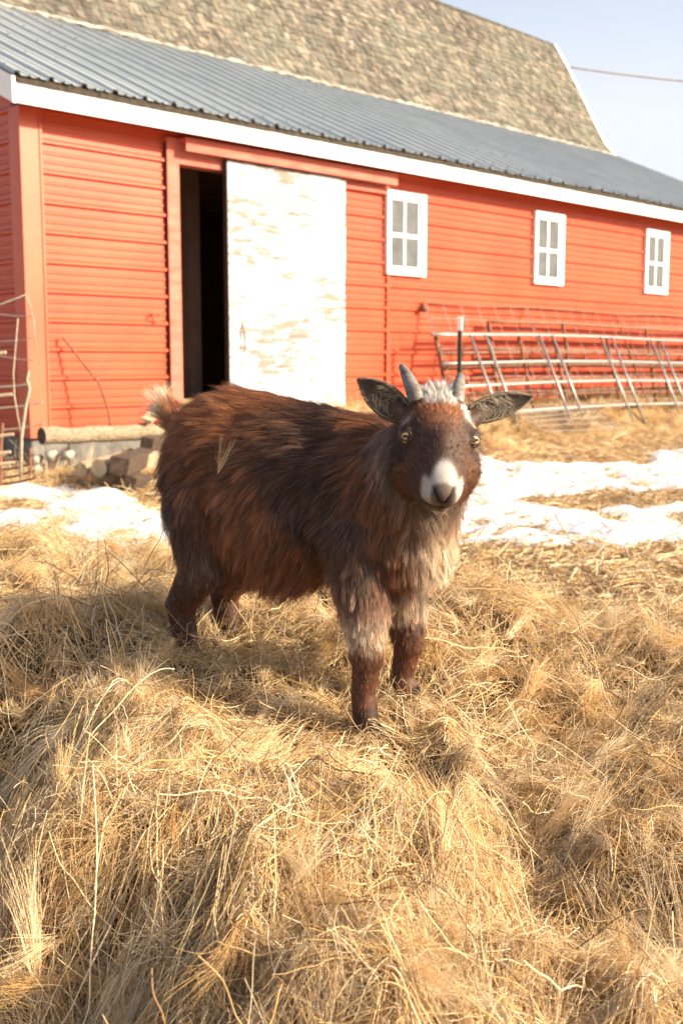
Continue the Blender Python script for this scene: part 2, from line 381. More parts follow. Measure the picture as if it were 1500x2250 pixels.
# corrugated lean-to roof
mb = MB(); PS = []
s = -.22; 
while s < S1+.22:
    PS += [(s, 0), (s+.018, .032), (s+.042, .032), (s+.06, 0), (s+.115, 0), (s+.122, .012), (s+.136, .012), (s+.143, 0), (s+.195, 0), (s+.202, .012), (s+.216, .012), (s+.223, 0)]; s += .285
PS = [p for p in PS if p[0] < S1+.22]
vs = []; outs = [EO, .1, -.5, -1.2, -2.0, -2.8, -3.25]
for o in outs:
    for s, h in PS: vs.append(W(s, o+(.006*math.sin(s*37) if o == EO else 0), roofz(o)+h+.006*math.sin(s*1.7+o*2)))
m = len(PS)
fs = [(i*m+j, i*m+j+1, (i+1)*m+j+1, (i+1)*m+j) for i in range(len(outs)-1) for j in range(m-1)]
mb.add(vs, fs)
for o in (.12, -.55, -1.3, -2.0, -2.7):       # screws
    s = -.19
    while s < 7:
        c = W(s, o, roofz(o)+.026); mb.box(c.x-.006, c.x+.006, c.y-.006, c.y+.006, c.z-.004, c.z+.008, mi=1); s += .285
ro = mb.build('metal_roof', [M['roof'], M['black']], barn)
mb = MB(); mb.hexa([W(-.20, .25, roofz(.25)-.07), W(S1+.2, .25, roofz(.25)-.07), W(S1+.2, -3.2, roofz(-3.2)-.07), W(-.2, -3.2, roofz(-3.2)-.07), W(-.20, .25, roofz(.25)-.012), W(S1+.2, .25, roofz(.25)-.012), W(S1+.2, -3.2, roofz(-3.2)-.012), W(-.2, -3.2, roofz(-3.2)-.012)])
mb.build('roof_deck', M['dark'], barn)
# shingled gambrel roof
GP = [(3.08, 4.47), (3.39, 4.80), (3.64, 5.22), (3.95, 5.79), (4.26, 6.32), (4.52, 6.73)]
UP = [(4.52, 6.73), (7.46, 8.16), (8.3, 8.55)]
def along(path, d):
    for a, b in zip(path[:-1], path[1:]):
        L = math.dist(a, b)
        if d <= L or b is path[-1]: t = d/L; return a[0]+(b[0]-a[0])*t, a[1]+(b[1]-a[1])*t
        d -= L
def plen(path): return sum(math.dist(a, b) for a, b in zip(path[:-1], path[1:]))
mb = MB()
PAL = [(.20, .155, .11), (.25, .20, .145), (.15, .12, .085), (.30, .245, .175), (.21, .17, .125), (.12, .10, .075), (.15, .155, .115), (.36, .30, .22), (.17, .15, .13), (.10, .09, .07)]
for path in (GP, UP):
    L = plen(path); rows = int(L/.105)
    for r_ in range(rows):
        d0 = r_*.105; s = -.2-random.uniform(0, .1)
        while s < S1:
            w = random.uniform(.06, .14); s1_ = min(s+w-.006, S1+.0)
            if s1_-s > .02:
                dj = random.uniform(-.022, .018); lift = random.uniform(.012, .026)
                a0 = along(path, max(0, d0+dj)); a1 = along(path, min(L, d0+.19)); dd = (a1[0]-a0[0], a1[1]-a0[1]); l_ = math.hypot(*dd)+1e-6
                nx, nz = -dd[1]/l_, dd[0]/l_      # outward normal in (inward, z)
                P0 = (a0[0]+nx*lift, a0[1]+nz*lift); P1 = (a1[0]+nx*.004, a1[1]+nz*.004); Q0 = (a0[0]-nx*.002, a0[1]-nz*.002)
                tw = random.uniform(-.006, .006)
                c = random.choice(PAL); k = random.uniform(.58, 1.38)*.82; m_ = sum(c)/3; c = tuple((v*.5+.5*(.185, .162, .138)[i_]+0*m_*(1.05, 1, .92)[i_])*k for i_, v in enumerate(c))
                mb.add([W(s, -Q0[0], Q0[1]), W(s1_, -Q0[0], Q0[1]), W(s, -P0[0], P0[1]+tw), W(s1_, -P0[0], P0[1]-tw), W(s, -P1[0], P1[1]), W(s1_, -P1[0], P1[1])],
                       [(0, 1, 3, 2), (2, 3, 5, 4), (0, 2, 4), (1, 5, 3)], 0, c)
            s += w
mb.build('shingle_roof', M['shingle'], barn, colattr=True)
mb = MB()   # decking under shingles, back slopes
full = GP+UP[1:]+[(9.14, 8.16), (12.08, 6.73), (13.2, 4.47)]
vs = [W(s, -p[0]-(.01), p[1]-.03) for s in (-.2, S1) for p in full]; k = len(full)
mb.add(vs, [(i, i+1, k+i+1, k+i) for i in range(k-1)]); mb.build('roof_deck', M['boardgrey'], barn)
# white verge trim on the far gable edge
mb = MB()
for (a, b) in list(zip(GP[:-1], GP[1:]))+[(UP[0], UP[1]), (UP[1], UP[2])]:
    dd = (b[0]-a[0], b[1]-a[1]); l_ = math.hypot(*dd); nx, nz = -dd[1]/l_, dd[0]/l_
    for q0, q1, w0, w1 in ((.0, .06, .03, -.09),):
        mb.hexa([W(S1+q0, -(a[0]+nx*w1), a[1]+nz*w1), W(S1+q1, -(a[0]+nx*w1), a[1]+nz*w1), W(S1+q1, -(b[0]+nx*w1), b[1]+nz*w1), W(S1+q0, -(b[0]+nx*w1), b[1]+nz*w1),
                 W(S1+q0, -(a[0]+nx*w0), a[1]+nz*w0), W(S1+q1, -(a[0]+nx*w0), a[1]+nz*w0), W(S1+q1, -(b[0]+nx*w0), b[1]+nz*w0), W(S1+q0, -(b[0]+nx*w0), b[1]+nz*w0)])
mb.build('verge_board', M['white'], barn)
mb = MB(); fp = []; fr_ = []; z = roofz(-3.13)      # pale crusted strip along the joint
for s in np.arange(-.2, S1, .09): fp.append(W(s, -3.10+random.uniform(-.015, .015), z+.02+random.uniform(0, .02))); fr_.append(random.choice((.006, .010, .016, .022)))
mb.tube(fp, fr_, 6)
mb.build('flashing', mat_noisy('pale_crusted_flashing', (.22, .19, .15), (.62, .56, .48), 9, .8, 0, .3), barn)
# windows
def window(s0, z0, w=.615, h=.85):
    Z = lambda f: z0+h*(1-f); S = lambda f: s0+w*f; a, b = .024, .052
    fr = MB(); t = .0
    fr.box(S(0), S(.075), a-.02, b, z0, z0+h, X=W); fr.box(S(.90), S(1), a-.02, b, z0, z0+h, X=W)
    fr.box(S(.075), S(.90), a-.02, b, Z(.055), z0+h, X=W); fr.box(S(.075), S(.90), a-.02, b, z0, Z(.955), X=W)
    fo_ = fr.build('window', M['white'], barn)
    sa = MB(); c, d = a-.01, .044
    sa.box(S(.075), S(.105), c, d, Z(.955), Z(.055), X=W); sa.box(S(.80), S(.872), c, d, Z(.955), Z(.055), X=W)
    sa.box(S(.105), S(.80), c, d, Z(.105), Z(.055), X=W); sa.box(S(.105), S(.80), c, d, Z(.955), Z(.895), X=W)
    sa.box(S(.425), S(.475), c, d-.002, Z(.895), Z(.105), X=W); sa.box(S(.105), S(.425), c, d-.004, Z(.545), Z(.50), X=W); sa.box(S(.475), S(.80), c, d-.004, Z(.545), Z(.50), X=W)
    sa.build('sash', M['white'], fo_)
    gp = MB(); gp.box(S(.105), S(.80), .026, .033, Z(.895), Z(.105), X=W); gp.build('pane', M['glass'], fo_)
for s0 in (4.13, 6.755, 9.345): window(s0, 1.80 if s0 < 5 else 1.83)

# power line
def sagline(p0, p1, sag, k=16):
    return [Vector(p0).lerp(Vector(p1), i/k)-Vector((0, 0, sag*4*(i/k)*(1-i/k))) for i in range(k+1)]
mb = MB(); mb.tube(sagline(pz(1150, 131, 26), pz(1800, 196, 26), .12), .016, 6)
tag(mb.build('power_line', M['boardgrey']), 'thin dark power line sagging across the pale sky', 'power line')

# ---------------------------------------------------------------- gates, panels, posts by the wall
def tube_gate(name, label, s0, s1, top, bot, rails, braces, mat, rad=.021, group=None, brad=None, tilt=0.0, ends=True):
    """top/bot = (off, z) of the top and bottom rail; rails 0..1; braces positions in s"""
    e = empty(name, W(s0, bot[0], bot[1])); tag(e, label, 'gate', group)
    def P(s, f): return W(s+tilt*f, top[0]+(bot[0]-top[0])*f, top[1]+(bot[1]-top[1])*f+.015*math.sin(s*1.1))
    for f in rails:
        MB().tube([P(s0+.05, f)]+[P(s, f) for s in np.linspace(s0+.4, s1-.05, 6)], rad, 10).build('rail', mat, e, smooth=True)
    for s in ((s0+.02, s1-.02) if ends else ()): MB().tube([P(s, -.01), P(s, 1.01)], rad*1.05, 10).build('end_post', mat, e, smooth=True)
    for s in braces:
        off = n*(.026)
        MB().tube([P(s, 0)+off, P(s, 1)+off], brad or rad*.8, 8).build('brace', mat, e, smooth=True)
    return e
tube_gate('tube_gate', 'galvanised grey tube gate leaning against the red wall in front of the rusty ones', 4.50, 12.2, (.30, 1.20), (.82, .11), (0, .28, .50, .77), (5.17, 5.44, 6.47, 6.74, 7.81, 8.07, 9.05, 9.3, 10.35, 10.62, 11.6, 11.9), M['galv'], .019, brad=.015, ends=False)
tube_gate('rusty_gate', 'rusty brown tube gate leaning against the wall behind the grey gate', 4.70, 12.4, (.20, 1.21), (.48, .18), (0, .2, .36, .52, .68, .84), (5.6, 6.2, 6.9, 8.1, 9.4, 10.8), M['rust'], .020)
tube_gate('rusty_gate', 'shorter dark rusty gate with its top rail above the others', 5.72, 12.6, (.14, 1.35), (.34, .28), (0, .13, .30, .45, .62, .78), (7.2, 9.2, 11.0), M['rust'], .024)
def wire_panel(name, label, s0, s1, top, bot, ds, dz, mat, rad=.004, cat='wire fence'):
    e = empty(name, W(s0, bot[0], bot[1])); tag(e, label, cat)
    mb = MB()
    def P(s, f): return W(s, top[0]+(bot[0]-top[0])*f, top[1]+(bot[1]-top[1])*f+.012*math.sin(s*2+f*4))
    for f in np.linspace(0, 1, dz): mb.tube([P(s, f) for s in np.linspace(s0, s1, 8)], rad, 6)
    for s in np.arange(s0, s1+.01, ds): mb.tube([P(s, 0), P(s, 1)], rad, 6)
    mb.build('wire_mesh', mat, e)
    return e, P
e, P_ = wire_panel('mesh_fence', 'tall wire mesh panel against the red wall with a thin top pipe', 4.72, 12.0, (.05, 1.53), (.62, .25), .31, 9, M['wire'], .0035)
MB().tube([P_(s, -.005) for s in np.linspace(4.72, 12, 8)], .010, 8).build('top_pipe', M['rust'], e)
for s in (4.74, 6.6, 8.6, 10.6): MB().tube([P_(s, 0), P_(s, 1)], .012, 8).build('upright', M['rust'], e)
mb = MB()
bm_ = bmesh.new(); bmesh.ops.create_uvsphere(bm_, u_segments=10, v_segments=8, radius=.04)
c = W(4.69, .07, 1.47); mb.add([c+v.co for v in bm_.verts], [tuple(v.index for v in f.verts) for f in bm_.faces]); bm_.free()
mb.build('hinge_fitting', M['rust'], e)
wire_panel('mesh_fence', 'low wire mesh panel with small squares at the foot of the gates', 5.35, 6.9, (.80, .36), (1.20, .16), .12, 5, M['galv'], .004)
# steel T post with pale top
e = empty('steel_post', W(4.62, .62, .2)); tag(e, 'dark steel fence post with white painted top beside the gates', 'fence post')
mb = MB(); mb.box(4.605, 4.64, .60, .61, .1, 1.22, X=W); mb.box(4.617, 4.627, .61, .645, .1, 1.22, X=W); mb.build('post', M['postgreen'], e)
mb = MB(); mb.box(4.603, 4.642, .598, .612, 1.22, 1.36, X=W); mb.box(4.615, 4.629, .612, .647, 1.22, 1.36, X=W); mb.build('painted_tip', M['white'], e)

# ---------------------------------------------------------------- log pile, boards, branches at the left
def log(label, p0, p1, r, cat='log', matend='logend', knots=True):
    p0 = Vector(p0); p1 = Vector(p1); k = 12
    pts = [p0.lerp(p1, i/k)+Vector((0, 0, random.uniform(-.1, .1)*r)) for i in range(k+1)]
    mb = MB(); mb.tube(pts, [r*(1+.05*math.sin(i*1.7)) for i in range(k+1)], 20, cap=False, wob=.025)
    d = (p1-p0).normalized()
    o = mb.build('log', M['log'], None, smooth=True); tag(o, label, cat)
    for sgn, p in ((-1, pts[0]), (1, pts[-1])):
        e = MB()
        ref = d.orthogonal().normalized(); bi = d.cross(ref)
        ring = [p+d*sgn*.002+(ref*math.cos(a)+bi*math.sin(a))*r*.99 for a in np.linspace(0, 2*math.pi, 21)[:-1]]
        mid = [p+d*sgn*(-.012)+(ref*math.cos(a)+bi*math.sin(a))*r*.35 for a in np.linspace(0, 2*math.pi, 21)[:-1]]
        e.add(ring+mid+[p-d*sgn*.02], [(i, (i+1) % 20, 20+(i+1) % 20, 20+i) for i in range(20)]+[(20+i, 20+(i+1) % 20, 40) for i in range(20)])
        e.build('cut_end', M[matend], o)
    return o
log('long pale weathered log lying level in front of the barn corner', pz(92, 959, 8.15), pz(390, 945, 9.0), .062)
log('short round log with pale cut end facing out, beneath the long log', pz(218, 1028, 7.75), pz(330, 1010, 8.5), .060, matend='plank')
log('short dark log beside the pale one under the long log', pz(178, 1030, 7.95), pz(290, 1000, 8.7), .050, matend='plank')
def beam(label, c0, c1, w, h, mat, roll=0, cat='timber'):
    c0 = Vector(c0); c1 = Vector(c1); d = (c1-c0).normalized(); sd_ = d.cross(Vector((0, 0, 1))).normalized(); up = sd_.cross(d)
    q = Matrix.Rotation(roll, 3, d); sd_ = q@sd_*w/2; up = q@up*h/2
    o = MB().hexa([c0-sd_-up, c0+sd_-up, c1+sd_-up, c1-sd_-up, c0-sd_+up, c0+sd_+up, c1+sd_+up, c1-sd_+up]).build('timber', mat)
    md = o.modifiers.new('bevel', 'BEVEL'); md.width = .006; md.segments = 2
    return tag(o, label, cat)
beam('pale square timber lying behind the goat, right of the round log', pz(300, 1012, 8.25), pz(470, 1004, 8.5), .15, .10, M['plank'], .1)
beam('dark charred timber jutting toward the viewer beside the round log end', pz(262, 1024, 7.55), pz(330, 1000, 8.6), .13, .12, M['logend'], .15)
beam('dark short timber resting on the snow edge below the other timbers', pz(280, 1060, 7.7), pz(318, 1056, 8.1), .12, .10, M['logend'], .4)
beam('dark wood block propping the right end of the long log', pz(322, 978, 8.5), pz(352, 972, 8.9), .10, .12, M['logend'], .2)
beam('pale board leaning on the barn wall behind the goat tail', pz(322, 925, 8.7), pz(362, 885, 9.0), .09, .03, M['plank'], .3, 'board')
# pale stones under corner
for i, (x, y, r) in enumerate(((80, 1010, .05), (80, 1032, .055), (112, 1000, .05), (150, 1000, .05))):
    bm_ = bmesh.new(); bmesh.ops.create_cube(bm_, size=r*1.6); bmesh.ops.bevel(bm_, geom=bm_.edges[:], offset=r*.22, segments=2, affect='EDGES'); bmesh.ops.subdivide_edges(bm_, edges=bm_.edges[:], cuts=1)
    for v in bm_.verts:
        k = 1+.45*(float(vnoise(v.co.x*30+i*5, v.co.y*30+v.co.z*20, 1, 5))-.5); v.co = Vector((v.co.x*k*1.1, v.co.y*k, v.co.z*k*.8))
    me = bpy.data.meshes.new('stone'); bm_.to_mesh(me); bm_.free(); me.materials.append(M['stone']); me.polygons.foreach_set('use_smooth', [True]*len(me.polygons))
    o = bpy.data.objects.new('stone', me); o.location = pz(x, y, 8.2); COL.objects.link(o)
    tag(o, ['upper pale stone at the barn corner under the log end', 'lower pale stone at the barn corner on the ground', 'pale stone under the left part of the long log', 'pale stone under the middle of the long log'][i], 'stone')
# curved strip leaning on the wall
mb = MB(); mb.tube([W(.27, .05, 1.10), W(.36, .14, .93), W(.47, .25, .73), W(.52, .30, .50), W(.53, .33, .25)], .010, 8)
tag(mb.build('bent_rod', M['rust']), 'thin bent metal rod leaning on the red wall near the corner', 'rod')
# branches
def branch(label, pts, r0, twigs=()):
    o = MB().tube(pts, [r0*(1-.5*i/len(pts)) for i in range(len(pts))], 8, wob=.08).build('branch', M['bark'], smooth=True); tag(o, label, 'branch')
    for t in twigs: MB().tube(t, [r0*.5, r0*.25], 6).build('twig', M['bark'], o)
Yb = 6.9
branch('pale forked branch standing upright against the wire fence', [pz(46, 1050, Yb), pz(48, 960, Yb), pz(58, 890, Yb), pz(66, 855, Yb), pz(60, 835, Yb), pz(64, 815, Yb)], .011, [[pz(57, 905, Yb), pz(50, 890, Yb)]])
branch('thin grey branch leaning left behind the pale forked one', [pz(46, 950, Yb+.1), pz(32, 870, Yb+.1), pz(30, 820, Yb+.1), pz(40, 700, Yb+.1)], .006)
branch('crooked bare branch poking up to the barn corner', [pz(-30, 676, Yb+.2), pz(5, 668, Yb+.2), pz(58, 648, Yb+.2), pz(66, 670, Yb+.2), pz(74, 700, Yb+.2), pz(80, 770, Yb+.2)], .006)
e = empty('wire_fence', pz(20, 1050, Yb+.3)); tag(e, 'old sagging wire fence at the left edge before the barn end', 'fence')
for (y0, x1, y1, m_, r_) in ((690, 72, 695, 'wire', .004), (750, 76, 743, 'wire', .0035), (782, 78, 792, 'wire', .004), (850, 66, 843, 'bark', .006), (897, 95, 884, 'bark', .006), (946, 97, 931, 'bark', .006), (1013, 74, 1000, 'rust', .007), (1033, 76, 1018, 'rust', .007), (1052, 78, 1034, 'rust', .007), (1065, 80, 1050, 'rust', .007)):
    MB().tube([pz(-160, y0+14, Yb+.35), pz(-50, y0+3, Yb+.32), pz(0, y0, Yb+.3), pz(x1*.5, (y0+y1)/2+2, Yb+.28), pz(x1, y1, Yb+.25)], r_, 8).build('wire', M[m_], e)
MB().tube([pz(2, 1065, Yb+.25), pz(2, 985, Yb+.25), pz(6, 930, Yb+.25)], .012, 8).build('upright', M['rust'], e)
MB().tube([pz(68, 1045, Yb+.25), pz(67, 985, Yb+.25)], .008, 8).build('upright', M['rust'], e)
for y, x1 in ((776, 14), (868, 27), (956, 31), (995, 24), (1018, 33)):
    MB().tube([pz(-90, y+12, Yb), pz(x1, y-2, Yb)], .010, 8).build('picket', M['plank'], e)

# ---------------------------------------------------------------- hair curves
def hair(name, pts, radius, col, mat, parent=None, tip=.25):
    """pts (N,K,3), radius (N,), col (N,3)"""
    N, K = pts.shape[:2]
    cd = bpy.data.hair_curves.new(name); cd.add_curves([K]*N)
    cd.position_data.foreach_set('vector', np.ascontiguousarray(pts, np.float32).ravel())
    prof_ = np.linspace(1, tip, K)[None, :]*radius[:, None]
    ra = cd.attributes.get('radius') or cd.attributes.new('radius', 'FLOAT', 'POINT')
    ra.data.foreach_set('value', np.ascontiguousarray(prof_, np.float32).ravel())
    ca = cd.attributes.new('col', 'FLOAT_COLOR', 'CURVE'); c4 = np.ones((N, 4), np.float32); c4[:, :3] = col
    ca.data.foreach_set('color', c4.ravel())
    cd.materials.append(mat); o = bpy.data.objects.new(name, cd); COL.objects.link(o); setparent(o, parent); return o
def strand_mat(name, rough, spec, trans):
    t = NT(name); at = t.node('ShaderNodeAttribute', attribute_name='col')
    t.out(at.outputs['Color'], rough, 0, spec)
    if trans:
        tr = t.node('ShaderNodeBsdfTranslucent'); t.l.new(at.outputs['Color'], tr.inputs[0])
        mx = t.node('ShaderNodeMixShader', i_0=trans); t.l.new(t.b.outputs[0], mx.inputs[1]); t.l.new(tr.outputs[0], mx.inputs[2])
        t.l.new(mx.outputs[0], t.n['Material Output'].inputs[0])
    return t.m
M['straw'] = strand_mat('dry_straw', .4, .6, .10)
M['fluff'] = strand_mat('dry_grass_fluff', .45, .5, .15)

# ---------------------------------------------------------------- hay heap
def hay_h(x, y):
    x = np.asarray(x, float); y = np.asarray(y, float)
    base = .10+.20*sst(.7, 1.75, y)+.06*sst(1.75, 2.15, y)
    left = sst(-.05, -.45, x)
    back = base*(1-left)*(1-sst(2.25, 3.3, y))+(base+.02*left)*left*(1-sst(3.1, 4.0, y))
    right = sst(.3, .9, x)
    back = back-right*.10*sst(1.3, 2.1, y)*(1-sst(2.4, 3.4, y))
    z = back-.34*sst(-.30, -.70, x)*(1-sst(1.55, 2.05, y))-.08*sst(.0, -.5, x)*sst(1.5, .9, y)
    nn_ = vnoise(x, y, 3.6, 31); lump = (nn_-.5)*.15+(.5-np.abs(vnoise(x, y, 7.5, 32)-.5)*2)*.07+(vnoise(x, y, 12, 34)-.5)*.045+(vnoise(x, y, 21, 33)-.5)*.022
    # calmer under the goat
    gx, gy = -.08, 1.93
    calm = np.exp(-(((x-gx)/.30)**2+((y-gy)/.25)**2))
    z = z+lump*(1-.75*calm)*sst(4.2, 3.0, y)-.006*np.exp(-(((x-.05)/.20)**2+((y-1.70)/.17)**2))
    edge = sst(3.3, 4.2, y); side = sst(1.9, 2.9, np.abs(x))
    return z*(1-side)-.12*edge-.12*side
def top_h(x, y): return np.maximum(hay_h(x, y), ground_h(x, y))
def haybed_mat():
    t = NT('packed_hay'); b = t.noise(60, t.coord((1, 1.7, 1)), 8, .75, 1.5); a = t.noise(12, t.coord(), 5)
    c = t.ramp(b, [(.32, (.035, .018, .007)), (.5, (.13, .075, .028)), (.7, (.34, .22, .09))])  # bed colour darkened to stand for shade between the strands
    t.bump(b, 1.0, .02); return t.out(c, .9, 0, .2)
M['haybed'] = haybed_mat()
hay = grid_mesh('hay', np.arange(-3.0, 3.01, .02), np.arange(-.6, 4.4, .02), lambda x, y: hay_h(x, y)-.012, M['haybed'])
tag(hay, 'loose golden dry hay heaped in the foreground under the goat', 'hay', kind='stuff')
def noise3(x, y, s_, seed): return np.stack([vnoise(x, y, s_, seed+i)-.5 for i in range(3)], -1)*2
STRAWC = np.array([[.62, .41, .17], [.72, .52, .26], [.50, .30, .10], [.80, .64, .40], [.28, .15, .05], [.56, .45, .28], [.16, .085, .035]])
FLUFFC = np.array([[.60, .40, .18], [.70, .51, .28], [.52, .32, .13], [.76, .60, .38]])
def wedge(N, y0, y1, power, pad=.3, k=.36):
    """points on the ground in front of the viewer, denser near"""
    t = rng.random(N); y = y0*(y1/y0)**(t**power); x = (rng.random(N)*2-1)*(k*y+pad); return x, y
def calm_w(x, y): return 1-.55*np.exp(-(((x+.0)/.26)**2+((y-1.68)/.24)**2))
def stems(N, y0, y1, power, lmin, lmax, r0, r1, lift=.0, tilt=.22, K=7, hf=hay_h, pal=STRAWC, pad=.3, thick=.045, kink=.10):
    x, y = wedge(N, y0, y1, power, pad)
    ang = 2*math.pi*vnoise(x, y, 3.0, 51)*1.6+rng.normal(0, 1.1, N)
    L = rng.uniform(lmin, lmax, N)*rng.uniform(.6, 1, N)
    el = np.abs(rng.normal(0, tilt, N))*np.where(rng.random(N) < .12, 2.6, 1.0)
    el = np.minimum(el, 1.35)
    d = np.stack([np.cos(ang)*np.cos(el), np.sin(ang)*np.cos(el), np.sin(el)], -1)
    t = np.linspace(0, 1, K)[None, :, None]
    p0 = np.stack([x, y, np.zeros(N)], -1)
    pts = p0[:, None]+(d*L[:, None])[:, None]*(t-.0)
    # gentle arch plus one or two sharp bends
    side = nrm(np.cross(d, rvec(N))); bend = rng.normal(0, .10, N)
    pts = pts+side[:, None]*(bend*L)[:, None, None]*(t*t)
    for q_ in range(2):
        has = (rng.random(N) < (.5 if q_ == 0 else .25)); kk = rng.integers(1, K-1, N); ax_ = nrm(np.cross(d, rvec(N)))
        amt = rng.uniform(.2, 1.1, N)*has
        w_ = np.maximum(0, np.arange(K)[None, :]-kk[:, None])/(K-1)
        pts = pts+ax_[:, None]*(w_*L[:, None]*amt[:, None])[..., None]
    pts = pts+rng.normal(0, 1, (N, K, 3))*(L[:, None, None]*kink*.06)
    sag = (t**2)*(L[:, None, None])*np.abs(rng.normal(0, .18, (N, 1, 1))); pts[..., 2] -= sag[..., 0]
    h = hf(pts[..., 0], pts[..., 1]); z0 = rng.random(N)**1.6*thick+lift
    up = pts[..., 2]; up = np.maximum(up, -.01*np.ones_like(up))
    pts[..., 2] = h+(z0[:, None]+up)*calm_w(x, y)[:, None]
    c = pal[rng.integers(0, len(pal), N)]*rng.uniform(.75, 1.15, (N, 1))
    low = np.clip(1-z0/.03, 0, 1)[:, None]; c = c*(1-.0*low)
    rad = rng.uniform(r0, r1, N)
    return pts, rad, c
def fluff(T, per, y0, y1, power, lmin, lmax, r, K=5, hf=hay_h, spread=.30, pal=FLUFFC, pad=.3, k=.36):
    x, y = wedge(T, y0, y1, power, pad, k)
    ang = 2*math.pi*vnoise(x, y, 2.6, 61)*1.7+rng.normal(0, 1.0, T); el = np.clip(rng.normal(.22, .22, T), -.05, 1.2)
    d = np.stack([np.cos(ang)*np.cos(el), np.sin(ang)*np.cos(el), np.sin(el)], -1); L = rng.uniform(lmin, lmax, T)
    bendv = nrm(rvec(T))*rng.uniform(.05, .4, (T, 1)); z0 = rng.random(T)**1.3*.04
    tc = pal[rng.integers(0, len(pal), T)]*rng.uniform(.8, 1.12, (T, 1))
    rep = lambda a: np.repeat(a, per, 0)
    N = T*per; along_ = rng.random(N)**1.3
    sp = rng.normal(0, spread, (N, 3))*rep(rng.uniform(.4, 1.3, (T, 1)))
    dd = nrm(rep(d)+sp); LL = rep(L)*rng.uniform(.45, 1.0, N)
    p0 = rep(np.stack([x, y, np.zeros(T)], -1))+rep(d*L[:, None])*along_[:, None]*.55+rvec(N, .003)
    t = np.linspace(0, 1, K)[None, :, None]
    pts = p0[:, None]+dd[:, None]*LL[:, None, None]*t+(rep(bendv)*LL[:, None])[:, None]*t*t+(rvec(N, .09)*LL[:, None])[:, None]*t*t
    h = hf(rep(x), rep(y)); up = np.maximum(pts[..., 2], -.004)
    hh = hf(pts[..., 0], pts[..., 1]); pts[..., 2] = .5*(h[:, None]+hh)+(rep(z0)[:, None]+up)*calm_w(rep(x), rep(y))[:, None]
    c = rep(tc)*rng.uniform(.85, 1.15, (N, 1))
    return pts, np.full(N, r)*rng.uniform(.7, 1.2, N), c
DEN = 1.0
def place(name, a, mat, parent, tip=.3): return hair(name, a[0], a[1], a[2], mat, parent, tip)
place('stem', stems(int(42000*DEN), .55, 3.9, .95, .04, .15, .0004, .0009), M['straw'], hay, .6)
place('stem', stems(int(3200*DEN), .55, 3.6, .95, .09, .24, .0007, .0012, lift=.010, tilt=.22, K=9, kink=.14), M['straw'], hay, .7)
place('stem', stems(int(2600*DEN), .6, 3.6, .9, .05, .14, .0005, .0010, lift=.006, tilt=.8, K=7), M['straw'], hay, .5)
place('fibre', stems(int(120000*DEN), .55, 3.9, .95, .025, .09, .00022, .00042, tilt=.35, K=5, thick=.045, pal=FLUFFC), M['fluff'], hay, .4)
place('tuft', fluff(int(5200*DEN), 34, .55, 3.9, .95, .03, .09, .00030, spread=.38), M['fluff'], hay, .35)
place('seed_head', fluff(int(700*DEN), 80, .6, 3.3, .9, .06, .13, .00030, spread=.20, K=6, pal=FLUFFC*1.12), M['fluff'], hay, .35)
# straw litter on the yard beyond the heap
lit = stems(60000, 3.0, 14.0, .75, .06, .24, .0014, .0030, tilt=.12, K=4, hf=ground_h, pad=.8, thick=.02)
l_o = place('straw_litter', lit, M['straw'], None, .7); tag(l_o, 'dry straw strewn over the yard between the hay heap and the barn', 'straw', kind='stuff')

def wall_hay(N):
    s = rng.uniform(3.0, 12.5, N); off = np.abs(rng.normal(.35, .55, N)); return O.x+u.x*s+n.x*off, O.y+u.y*s+n.y*off
_wedge = wedge
wedge = lambda N, *a: wall_hay(N)
l_o = place('straw_drift', fluff(1500, 16, 1, 1, 1, .10, .26, .0016, hf=ground_h, spread=.35), M['fluff'], None, .5); tag(l_o, 'drift of loose hay against the foot of the red wall and gates', 'hay', kind='stuff')
def weed_spots(N):
    s = rng.uniform(-.7, 2.6, N); off = np.clip(rng.normal(.75, .35, N), .12, 1.7); return O.x+u.x*s+n.x*off, O.y+u.y*s+n.y*off
wedge = lambda N, *a: weed_spots(N)
w_a = stems(900, 1, 1, 1, .12, .40, .0016, .0030, tilt=.9, K=6, hf=ground_h, kink=.2); w_b = fluff(300, 14, 1, 1, 1, .08, .22, .0016, hf=ground_h, spread=.4)
l_o = place('dry_weeds', w_a, M['straw'], None, .4); tag(l_o, 'dry brown weeds sticking up around the logs by the barn corner', 'weeds', kind='stuff')
place('grass_tuft', w_b, M['fluff'], l_o, .5)
wedge = _wedge

# ---------------------------------------------------------------- goat
FW = np.array([.065, 1.83, 0.]); AX = nrm(np.array([.82, -.57, 0.])); LX = np.array([-AX[1], AX[0], 0.])   # forward, goat's left
def G(a, l, z): return FW+AX*a+LX*l+np.array([0, 0, z])
# head frame: r = picture right, f = along the muzzle, t = out of the forehead
hf_ = nrm(np.array([.02, -.905, -.42])); hr_ = np.array([1., .06, -.055]); hr_ = nrm(hr_-hf_*(hr_@hf_)); ht_ = np.cross(hr_, hf_); ht_ = ht_ if ht_[2] > 0 else -ht_
HO = np.array([.1435, 1.685, .782])
def H(r, f, t): return HO+hr_*r+hf_*f+ht_*t
